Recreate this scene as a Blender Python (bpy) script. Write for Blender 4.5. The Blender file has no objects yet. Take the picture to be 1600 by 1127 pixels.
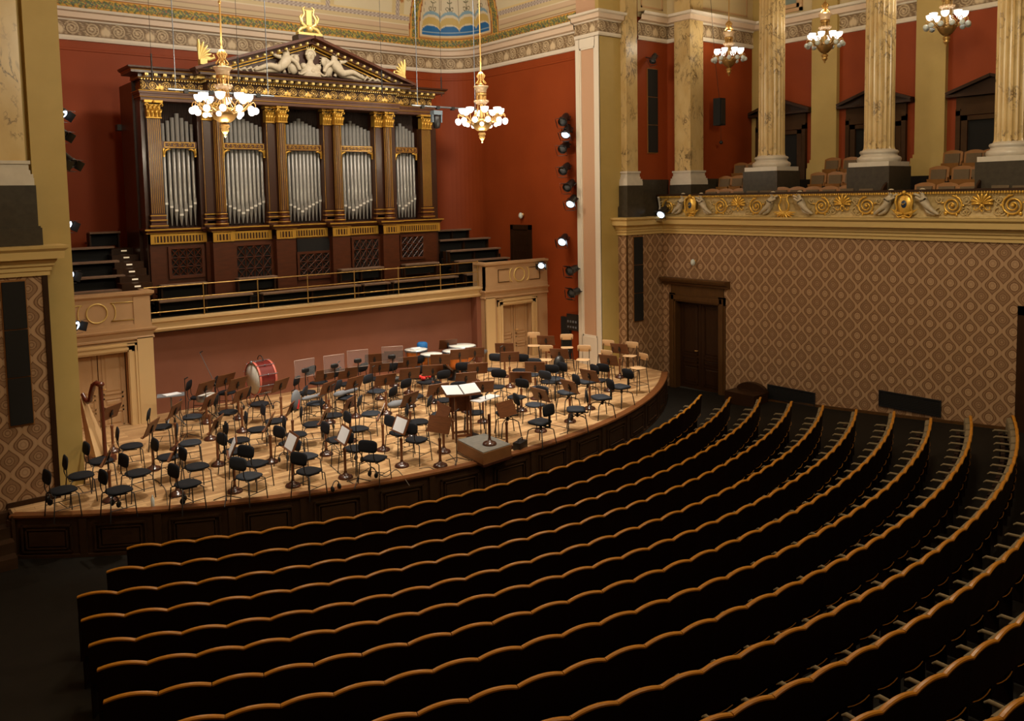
import bpy, math, random
import numpy as np
from mathutils import Vector, Matrix
random.seed(7)
S = bpy.context.scene
COL = S.collection
PI = math.pi
# ---------------------------------------------------------------- camera
CR = [[0.784214, 0.0, 0.0]] * 3
F_PX, PX, PY = 1308.99, 786.463, 408.496
RW = np.array([[0.78431866, -0.06294029, 0.61715699], [-0.62004946, -0.04815567, 0.78308346], [-0.01956789, -0.99685483, -0.07679548]])
CAMP = np.array([0.0, 0.0, 6.15])
cam_d = bpy.data.cameras.new('camera')
cam_d.sensor_width = 36.0
cam_d.lens = F_PX / 1600 * 36
cam_d.shift_x = (800 - PX) / 1600
cam_d.shift_y = (PY - 563.5) / 1600
cam_d.clip_end = 200
cam = bpy.data.objects.new('camera', cam_d)
COL.objects.link(cam)
m = Matrix.Identity(4)
for r in range(3):
    m[r][0] = RW[r][0]; m[r][1] = -RW[r][1]; m[r][2] = -RW[r][2]; m[r][3] = CAMP[r]
cam.matrix_world = m
S.camera = cam

# ---------------------------------------------------------------- world, exposure
w = bpy.data.worlds.new('world'); S.world = w; w.use_nodes = True
w.node_tree.nodes['Background'].inputs[0].default_value = (1.0, 0.72, 0.42, 1)
w.node_tree.nodes['Background'].inputs[1].default_value = 0.012
S.view_settings.view_transform = 'Standard'; S.view_settings.look = 'None'
S.view_settings.gamma = 1.0; S.view_settings.use_curve_mapping = False
S.view_settings.exposure = 0.0
S.cycles.max_bounces = 6; S.cycles.diffuse_bounces = 3; S.cycles.glossy_bounces = 3
S.cycles.transmission_bounces = 4; S.cycles.transparent_max_bounces = 8
S.cycles.sample_clamp_indirect = 4.0
S.cycles.caustics_reflective = False; S.cycles.caustics_refractive = False

def kelvin(c): return c
def lamp(name, kind, loc, power, color, target=None, size=0.3, spot=1.2, blend=0.6):
    d = bpy.data.lights.new(name, kind); d.energy = power; d.color = color
    if kind == 'AREA': d.shape = 'DISK'; d.size = size
    else: d.shadow_soft_size = size
    if kind == 'SPOT': d.spot_size = spot; d.spot_blend = blend
    o = bpy.data.objects.new(name, d); COL.objects.link(o); o.location = loc
    if target is not None:
        o.rotation_euler = (Vector(target) - Vector(loc)).to_track_quat('-Z', 'Y').to_euler()
    return o
WARM = (1.0, 0.87, 0.62); NEUT = (1.0, 0.90, 0.76); CHAN = (1.0, 0.86, 0.64)
# the hall's ceiling floodlights over the stage
for k, (x, y, tx, ty, p) in enumerate([(6.0, 14.0, 6.5, 17.2, 3900), (10.7, 12.5, 11.0, 17.0, 4500), (15.2, 13.5, 15.0, 16.8, 5600), (13.0, 16.9, 13.5, 18.0, 2900), (8.0, 16.9, 7.5, 18.0, 2300)]):
    lamp('stage_floodlight_beam', 'SPOT', (x, y, 14.2), p, NEUT, (tx, ty, 0.75), 0.25, 0.72, 0.7)
# unseen house lamps over the stalls, hung low to light the organ's front
for k, (x, y, p) in enumerate([(5.0, 9.0, 820), (14.0, 7.0, 820), (10.0, 0.0, 300)]):
    lamp('house_light', 'POINT', (x, y, 10.4), p, WARM, size=0.7)
# unseen area lamp added to brighten the cornice and the painted cove
lamp('cove_fill', 'AREA', (10.7, 16.6, 13.2), 520, NEUT, (12.5, 25.5, 12.4), 1.5)

# ---------------------------------------------------------------- pixel -> point
def ray(u, v): return RW @ np.array([u - PX, v - PY, F_PX])
def onz(u, v, z): r = ray(u, v); return CAMP + r * (z - CAMP[2]) / r[2]
def onx(u, v, x): r = ray(u, v); return CAMP + r * (x - CAMP[0]) / r[0]
def ony(u, v, y): r = ray(u, v); return CAMP + r * (y - CAMP[1]) / r[1]
def zst(y): return 0.75 + max(0.0, y - 16.5) * 0.045          # the stage rises a little to the back
def onstage(u, v, h=0.0):
    z = 0.75 + h
    for _ in range(30):
        P = onz(u, v, z); z = 0.5 * z + 0.5 * (zst(P[1]) + h)
    return onz(u, v, z)
FC = (9.55, 25.5)                                              # centre of the stalls' floor cone
def zfl(x, y): return max(0.0, math.hypot(x - FC[0], y - FC[1]) - 14.0) * 0.092

# ---------------------------------------------------------------- objects
def tag(o, label=None, cat=None, group=None, kind=None):
    if label: o['label'] = label
    if cat: o['category'] = cat
    if group: o['group'] = group
    if kind: o['kind'] = kind
    return o
def thing(name, loc, label, cat, group=None, rz=0.0):
    o = bpy.data.objects.new(name, None); COL.objects.link(o)
    o.location = [float(a) for a in loc]; o.rotation_euler = (0, 0, rz); o.empty_display_size = 0.1
    return tag(o, label, cat, group)
def copy_tree(o, parent=None):
    c = o.copy(); COL.objects.link(c); c.parent = parent
    for ch in o.children: copy_tree(ch, c)
    return c
class MB:
    def __init__(s): s.v = []; s.f = []; s.m = []; s.sm = []
    def add(s, vs, fs, mi=0, smooth=False):
        b = len(s.v); s.v += [tuple(float(c) for c in p) for p in vs]
        for f in fs: s.f.append([b + i for i in f]); s.m.append(mi); s.sm.append(smooth)
        return s
    def box(s, x0, x1, y0, y1, z0, z1, mi=0):
        vs = [(x, y, z) for x in (x0, x1) for y in (y0, y1) for z in (z0, z1)]
        return s.add(vs, [(0, 1, 3, 2), (4, 6, 7, 5), (0, 4, 5, 1), (2, 3, 7, 6), (0, 2, 6, 4), (1, 5, 7, 3)], mi)
    def bev(s, x0, x1, y0, y1, z0, z1, b, mi=0, ax='y'):       # box whose face to -ax is bevelled (raised panel)
        if ax == 'y':
            o = [(x0, y1, z0), (x1, y1, z0), (x1, y1, z1), (x0, y1, z1)]; i = [(x0 + b, y0, z0 + b), (x1 - b, y0, z0 + b), (x1 - b, y0, z1 - b), (x0 + b, y0, z1 - b)]
        else:
            o = [(x1, y0, z0), (x1, y1, z0), (x1, y1, z1), (x1, y0, z1)]; i = [(x0, y0 + b, z0 + b), (x0, y1 - b, z0 + b), (x0, y1 - b, z1 - b), (x0, y0 + b, z1 - b)]
        return s.add(o + i, [(0, 1, 5, 4), (1, 2, 6, 5), (2, 3, 7, 6), (3, 0, 4, 7), (4, 5, 6, 7), (3, 2, 1, 0)], mi)
    def obox(s, c, ax, ay, az, mi=0):                           # oriented box: centre and three half vectors
        c, ax, ay, az = map(np.array, (c, ax, ay, az))
        vs = [c + i * ax + j * ay + k * az for i in (-1, 1) for j in (-1, 1) for k in (-1, 1)]
        return s.add(vs, [(0, 1, 3, 2), (4, 6, 7, 5), (0, 4, 5, 1), (2, 3, 7, 6), (0, 2, 6, 4), (1, 5, 7, 3)], mi)
    def tube(s, pts, r, n=6, mi=0, closed=False, caps=True, smooth=True):
        P = [Vector([float(c) for c in p]) for p in pts]; N = len(P); rings = []
        up = None
        for i in range(N):
            a = P[(i - 1) % N] if (i > 0 or closed) else P[0]; b = P[(i + 1) % N] if (i < N - 1 or closed) else P[-1]
            t = (b - a)
            t = t.normalized() if t.length > 1e-9 else Vector((0, 0, 1))
            if up is None: up = Vector((0, 0, 1)) if abs(t.z) < 0.9 else Vector((1, 0, 0))
            sd = t.cross(up)
            if sd.length < 1e-6: sd = t.orthogonal()
            sd.normalize(); up = sd.cross(t).normalized()
            rr = r[i] if isinstance(r, (list, tuple)) else r
            rings.append([P[i] + (sd * math.cos(2 * PI * k / n) + up * math.sin(2 * PI * k / n)) * rr for k in range(n)])
        vs = [p for R in rings for p in R]; fs = []
        for i in range(N if closed else N - 1):
            j = (i + 1) % N
            for k in range(n): fs.append((i * n + k, i * n + (k + 1) % n, j * n + (k + 1) % n, j * n + k))
        s.add(vs, fs, mi, smooth)
        if caps and not closed:
            s.add(rings[0], [tuple(range(n))[::-1]], mi); s.add(rings[-1], [tuple(range(n))], mi)
        return s
    def lathe(s, prof, n=16, c=(0, 0, 0), mi=0, a0=0.0, a1=2 * PI, flute=None, smooth=True, cap=True):
        full = abs(a1 - a0 - 2 * PI) < 1e-6; K = n if full else n + 1; vs = []
        for (r, z) in prof:
            for k in range(K):
                a = a0 + (a1 - a0) * k / n; q = r * (flute(k) if flute else 1)
                vs.append((c[0] + q * math.cos(a), c[1] + q * math.sin(a), c[2] + z))
        fs = []
        for i in range(len(prof) - 1):
            for k in range(n):
                k2 = (k + 1) % K
                fs.append((i * K + k, i * K + k2, (i + 1) * K + k2, (i + 1) * K + k))
        s.add(vs, fs, mi, smooth)
        if full and cap:
            if prof[0][0] > 1e-4: s.add(vs[:K], [tuple(range(K))[::-1]], mi)
            if prof[-1][0] > 1e-4: s.add(vs[-K:], [tuple(range(K))], mi)
        return s
    def sph(s, c, r, n=10, mi=0, sc=(1, 1, 1)):
        prof = [(max(1e-5, math.sin(PI * i / n)), -math.cos(PI * i / n)) for i in range(n + 1)]
        b = len(s.v); s.lathe(prof, n + 2, (0, 0, 0), mi)
        for i in range(b, len(s.v)):
            p = s.v[i]; s.v[i] = (c[0] + p[0] * r * sc[0], c[1] + p[1] * r * sc[1], c[2] + p[2] * r * sc[2])
        return s
    def prism(s, poly, z0, z1, mi=0):
        n = len(poly); vs = [(p[0], p[1], z0) for p in poly] + [(p[0], p[1], z1) for p in poly]
        fs = [tuple(range(n))[::-1], tuple(range(n, 2 * n))] + [(i, (i + 1) % n, n + (i + 1) % n, n + i) for i in range(n)]
        return s.add(vs, fs, mi)
    def ext(s, poly, axis, a, b, mi=0):                         # polygon extruded along an axis: 'x' poly=(y,z), 'y' poly=(x,z)
        n = len(poly)
        g = (lambda p, t: (t, p[0], p[1])) if axis == 'x' else (lambda p, t: (p[0], t, p[1]))
        vs = [g(p, a) for p in poly] + [g(p, b) for p in poly]
        fs = [tuple(range(n))[::-1], tuple(range(n, 2 * n))] + [(i, (i + 1) % n, n + (i + 1) % n, n + i) for i in range(n)]
        return s.add(vs, fs, mi)
    def sweep(s, path, prof, mi=0, closed=False, smooth=False, mis=None):
        # path: (x, y) list; prof: (offset to the left of travel, z) list
        n = len(path); Pn = [Vector((p[0], p[1])) for p in path]; rows = []
        for i in range(n):
            d1 = (Pn[i] - Pn[i - 1]).normalized() if (i > 0 or closed) else None
            d2 = (Pn[(i + 1) % n] - Pn[i]).normalized() if (i < n - 1 or closed) else None
            if d1 is None: d1 = d2
            if d2 is None: d2 = d1
            n1 = Vector((-d1.y, d1.x)); n2 = Vector((-d2.y, d2.x)); nn = (n1 + n2)
            nn = nn / max(0.25, nn.length_squared / 2)
            rows.append([(Pn[i].x + nn.x * o, Pn[i].y + nn.y * o, z) for (o, z) in prof])
        m_ = len(prof); vs = [p for R in rows for p in R]; b = len(s.v)
        s.v += [tuple(float(c) for c in p) for p in vs]
        for i in range(n if closed else n - 1):
            j = (i + 1) % n
            for k in range(m_ - 1):
                s.f.append([b + i * m_ + k, b + j * m_ + k, b + j * m_ + k + 1, b + i * m_ + k + 1]); s.m.append(mis[k] if mis else mi); s.sm.append(smooth)
        return s
    def xf(s, M, start=0):
        for i in range(start, len(s.v)):
            p = M @ Vector(s.v[i]); s.v[i] = (p.x, p.y, p.z)
        return s
    def mesh(s, name, mats):
        me = bpy.data.meshes.new(name); me.from_pydata(s.v, [], s.f)
        if not isinstance(mats, (list, tuple)): mats = [mats]
        for mm in mats: me.materials.append(mm)
        if len(mats) > 1: me.polygons.foreach_set('material_index', s.m)
        me.polygons.foreach_set('use_smooth', s.sm)
        me.update(); return me
    def build(s, name, mats, parent=None, loc=None):
        o = bpy.data.objects.new(name, s.mesh(name, mats)); COL.objects.link(o)
        if parent is not None: o.parent = parent
        if loc is not None: o.location = [float(a) for a in loc]
        return o
def inst(name, me, parent=None, loc=(0, 0, 0), rot=(0, 0, 0), sc=None):
    o = bpy.data.objects.new(name, me); COL.objects.link(o); o.parent = parent
    o.location = [float(a) for a in loc]; o.rotation_euler = rot
    if sc is not None: o.scale = sc if isinstance(sc, (tuple, list)) else (sc, sc, sc)
    return o
def struct(name, mb, mats, parent=None):
    o = mb.build(name, mats, parent)
    if parent is None: o['kind'] = 'structure'
    return o

# ---------------------------------------------------------------- materials
def mat(name, col, rough=0.6, metal=0.0, noise=None, bump=0.0, scale=8.0, spec=0.5, coat=0.0, stretch=None, vein=None):
    m = bpy.data.materials.new(name); m.use_nodes = True; nt = m.node_tree; b = nt.nodes['Principled BSDF']
    b.inputs['Base Color'].default_value = (*col, 1); b.inputs['Roughness'].default_value = rough
    b.inputs['Metallic'].default_value = metal; b.inputs['Specular IOR Level'].default_value = spec
    if coat: b.inputs['Coat Weight'].default_value = coat; b.inputs['Coat Roughness'].default_value = 0.2
    if noise or bump or vein:
        tc = nt.nodes.new('ShaderNodeTexCoord'); mp = nt.nodes.new('ShaderNodeMapping')
        nt.links.new(tc.outputs['Object'], mp.inputs[0])
        if stretch: mp.inputs['Scale'].default_value = stretch
        n = nt.nodes.new('ShaderNodeTexNoise'); n.inputs['Scale'].default_value = scale; n.inputs['Detail'].default_value = 5
        nt.links.new(mp.outputs[0], n.inputs['Vector'])
        out = None
        if noise:
            mx = nt.nodes.new('ShaderNodeMix'); mx.data_type = 'RGBA'
            rp = nt.nodes.new('ShaderNodeMapRange'); rp.inputs[1].default_value = 0.3; rp.inputs[2].default_value = 0.7
            nt.links.new(n.outputs['Fac'], rp.inputs[0]); nt.links.new(rp.outputs[0], mx.inputs[0])
            mx.inputs[6].default_value = (*col, 1); mx.inputs[7].default_value = (*noise, 1); out = mx.outputs[2]
        if vein:
            vc, vs, th = vein
            n2 = nt.nodes.new('ShaderNodeTexNoise'); n2.inputs['Scale'].default_value = vs; n2.inputs['Detail'].default_value = 8; n2.inputs['Roughness'].default_value = 0.62; n2.inputs['Distortion'].default_value = 0.6
            nt.links.new(mp.outputs[0], n2.inputs['Vector'])
            a = nt.nodes.new('ShaderNodeMath'); a.operation = 'SUBTRACT'; a.inputs[1].default_value = 0.5; nt.links.new(n2.outputs['Fac'], a.inputs[0])
            ab = nt.nodes.new('ShaderNodeMath'); ab.operation = 'ABSOLUTE'; nt.links.new(a.outputs[0], ab.inputs[0])
            r2 = nt.nodes.new('ShaderNodeMapRange'); r2.inputs[1].default_value = 0.0; r2.inputs[2].default_value = th; r2.inputs[3].default_value = 1.0; r2.inputs[4].default_value = 0.0
            nt.links.new(ab.outputs[0], r2.inputs[0])
            n3 = nt.nodes.new('ShaderNodeTexNoise'); n3.inputs['Scale'].default_value = vs * 0.6; nt.links.new(mp.outputs[0], n3.inputs['Vector'])
            r3 = nt.nodes.new('ShaderNodeMapRange'); r3.inputs[1].default_value = 0.47; r3.inputs[2].default_value = 0.62; nt.links.new(n3.outputs['Fac'], r3.inputs[0])
            ml = nt.nodes.new('ShaderNodeMath'); ml.operation = 'MULTIPLY'; nt.links.new(r2.outputs[0], ml.inputs[0]); nt.links.new(r3.outputs[0], ml.inputs[1])
            mv = nt.nodes.new('ShaderNodeMix'); mv.data_type = 'RGBA'; nt.links.new(ml.outputs[0], mv.inputs[0])
            if out: nt.links.new(out, mv.inputs[6])
            else: mv.inputs[6].default_value = (*col, 1)
            mv.inputs[7].default_value = (*vc, 1); out = mv.outputs[2]
        if out: nt.links.new(out, b.inputs['Base Color'])
        if bump:
            bp = nt.nodes.new('ShaderNodeBump'); bp.inputs['Strength'].default_value = bump; bp.inputs['Distance'].default_value = 0.01
            nt.links.new(n.outputs['Fac'], bp.inputs['Height']); nt.links.new(bp.outputs[0], b.inputs['Normal'])
    return m
def emit(name, col, st):
    m = bpy.data.materials.new(name); m.use_nodes = True; b = m.node_tree.nodes['Principled BSDF']
    b.inputs['Base Color'].default_value = (0.9, 0.9, 0.9, 1); b.inputs['Emission Color'].default_value = (*col, 1); b.inputs['Emission Strength'].default_value = st
    return m
def vcol_mat(name, rough=0.7, bump=0.0):
    m = bpy.data.materials.new(name); m.use_nodes = True; nt = m.node_tree; b = nt.nodes['Principled BSDF']
    a = nt.nodes.new('ShaderNodeAttribute'); a.attribute_name = 'paint'
    nt.links.new(a.outputs['Color'], b.inputs['Base Color']); b.inputs['Roughness'].default_value = rough
    return m
def N(nt, t, **k):
    n = nt.nodes.new('ShaderNode' + t)
    for a, v in k.items(): setattr(n, a, v)
    return n
def mth(nt, op, a, b=None):
    n = N(nt, 'Math', operation=op)
    for i, v in enumerate((a, b)):
        if v is None: continue
        if isinstance(v, (int, float)): n.inputs[i].default_value = v
        else: nt.links.new(v, n.inputs[i])
    return n.outputs[0]
def damask():
    m = bpy.data.materials.new('damask_wallpaper'); m.use_nodes = True; nt = m.node_tree; b = nt.nodes['Principled BSDF']
    W, H = 0.46, 0.51
    tc = N(nt, 'TexCoord'); sx = N(nt, 'SeparateXYZ'); nt.links.new(tc.outputs['Object'], sx.inputs[0])
    h = mth(nt, 'ADD', sx.outputs[0], sx.outputs[1]); z = mth(nt, 'ADD', sx.outputs[2], 0.17)
    def cell(v, P, off):
        return mth(nt, 'MULTIPLY', mth(nt, 'SUBTRACT', mth(nt, 'FRACT', mth(nt, 'ADD', mth(nt, 'DIVIDE', v, P), off)), 0.5), P)
    x0 = cell(h, W, .5); x1 = cell(h, W, 0.0); z0 = cell(z, H, .5); z1 = cell(z, H, 0.0)
    def rad(a, c, sz):
        return mth(nt, 'SQRT', mth(nt, 'ADD', mth(nt, 'MULTIPLY', a, a), mth(nt, 'MULTIPLY', mth(nt, 'MULTIPLY', c, c), sz)))
    no = N(nt, 'TexNoise'); no.inputs['Scale'].default_value = 60; no.inputs['Detail'].default_value = 3
    nt.links.new(tc.outputs['Object'], no.inputs['Vector'])
    nz = mth(nt, 'MULTIPLY', mth(nt, 'SUBTRACT', no.outputs['Fac'], 0.5), 0.028)
    g = mth(nt, 'ADD', mth(nt, 'MULTIPLY', mth(nt, 'COSINE', mth(nt, 'MULTIPLY', z, 2 * PI / H)), 0.084), W / 4)
    d = mth(nt, 'SUBTRACT', mth(nt, 'ABSOLUTE', x0), g); ad = mth(nt, 'ABSOLUTE', d)
    def below(v, t, soft=.006):
        r = N(nt, 'MapRange'); r.inputs[1].default_value = t - soft; r.inputs[2].default_value = t + soft; r.inputs[3].default_value = 1; r.inputs[4].default_value = 0; nt.links.new(v, r.inputs[0]); return r.outputs[0]
    def ring(v, r0, wd, soft=.006): return below(mth(nt, 'ABSOLUTE', mth(nt, 'SUBTRACT', v, r0)), wd, soft)
    def mx_(a, c): return mth(nt, 'MAXIMUM', a, c)
    rib = mth(nt, 'MULTIPLY', below(ad, .040), mth(nt, 'SUBTRACT', 1.0, mth(nt, 'MULTIPLY', ring(ad, .024, .003, .003), .4)))
    r0 = mth(nt, 'ADD', rad(x0, z0, .85), nz); r1 = mth(nt, 'ADD', rad(x1, z1, .9), nz)
    s = mx_(rib, mth(nt, 'MULTIPLY', below(r0, .084), mth(nt, 'SUBTRACT', 1.0, mth(nt, 'MULTIPLY', ring(r0, .045, .010), .55))))
    s = mx_(s, mth(nt, 'MULTIPLY', ring(r1, .060, .012), .5)); s = mx_(s, mth(nt, 'MULTIPLY', below(r1, .028), .55))
    s = mx_(s, mth(nt, 'MULTIPLY', ring(r0, .112, .008), .2)); s = mth(nt, 'ADD', mth(nt, 'MULTIPLY', s, .62), .34)
    dk = mx_(ring(ad, .050, .009), mx_(ring(r0, .095, .009), mx_(mth(nt, 'MULTIPLY', ring(r1, .078, .006), .8), mth(nt, 'MULTIPLY', ring(r1, .042, .006), .6))))
    s = mth(nt, 'SUBTRACT', s, mth(nt, 'MULTIPLY', dk, .46)); s = mth(nt, 'ADD', s, mth(nt, 'MULTIPLY', mth(nt, 'SUBTRACT', no.outputs['Fac'], .4), 0.35))
    mx = N(nt, 'Mix', data_type='RGBA'); nt.links.new(s, mx.inputs[0]); mx.clamp_factor = True
    mx.inputs[6].default_value = (0.150, 0.068, 0.028, 1); mx.inputs[7].default_value = (0.44, 0.275, 0.155, 1)
    nt.links.new(mx.outputs[2], b.inputs['Base Color']); b.inputs['Roughness'].default_value = 0.6; b.inputs['Specular IOR Level'].default_value = 0.3
    return m
def boards():
    m = bpy.data.materials.new('stage_parquet'); m.use_nodes = True; nt = m.node_tree; b = nt.nodes['Principled BSDF']
    tc = N(nt, 'TexCoord'); mp = N(nt, 'Mapping'); nt.links.new(tc.outputs['Object'], mp.inputs[0])
    mp.inputs['Rotation'].default_value = (0, 0, 0.0)
    br = N(nt, 'TexBrick'); br.offset = 0.37; br.inputs['Scale'].default_value = 1.0
    br.inputs['Brick Width'].default_value = 0.80; br.inputs['Row Height'].default_value = 0.115; br.inputs['Mortar Size'].default_value = 0.004; br.inputs['Mortar Smooth'].default_value = 0.2
    br.inputs['Color1'].default_value = (0.70, 0.44, 0.21, 1); br.inputs['Color2'].default_value = (0.34, 0.175, 0.070, 1); br.inputs['Mortar'].default_value = (0.20, 0.10, 0.04, 1)
    nt.links.new(mp.outputs[0], br.inputs['Vector'])
    no = N(nt, 'TexNoise'); no.inputs['Scale'].default_value = 1.3; no.inputs['Detail'].default_value = 6; nt.links.new(mp.outputs[0], no.inputs['Vector'])
    rp = N(nt, 'MapRange'); rp.inputs[1].default_value = 0.35; rp.inputs[2].default_value = 0.7; nt.links.new(no.outputs['Fac'], rp.inputs[0])
    mx = N(nt, 'Mix', data_type='RGBA'); nt.links.new(mth(nt, 'MULTIPLY', rp.outputs[0], 0.25), mx.inputs[0]); nt.links.new(br.outputs['Color'], mx.inputs[6]); mx.inputs[7].default_value = (0.72, 0.50, 0.28, 1)
    mg = N(nt, 'Mapping'); mg.inputs['Scale'].default_value = (3, 60, 1); nt.links.new(tc.outputs['Object'], mg.inputs[0])
    n2 = N(nt, 'TexNoise'); n2.inputs['Scale'].default_value = 1.5; nt.links.new(mg.outputs[0], n2.inputs['Vector'])
    m2 = N(nt, 'Mix', data_type='RGBA', blend_type='MULTIPLY'); m2.inputs[0].default_value = 0.75; nt.links.new(mx.outputs[2], m2.inputs[6])
    cr = N(nt, 'MapRange'); cr.inputs[1].default_value = 0.3; cr.inputs[2].default_value = 0.6; cr.inputs[3].default_value = 0.55; nt.links.new(n2.outputs['Fac'], cr.inputs[0])
    nt.links.new(cr.outputs[0], m2.inputs[7]); nt.links.new(m2.outputs[2], b.inputs['Base Color'])
    b.inputs['Roughness'].default_value = 0.42; b.inputs['Specular IOR Level'].default_value = 0.4
    return m
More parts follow.
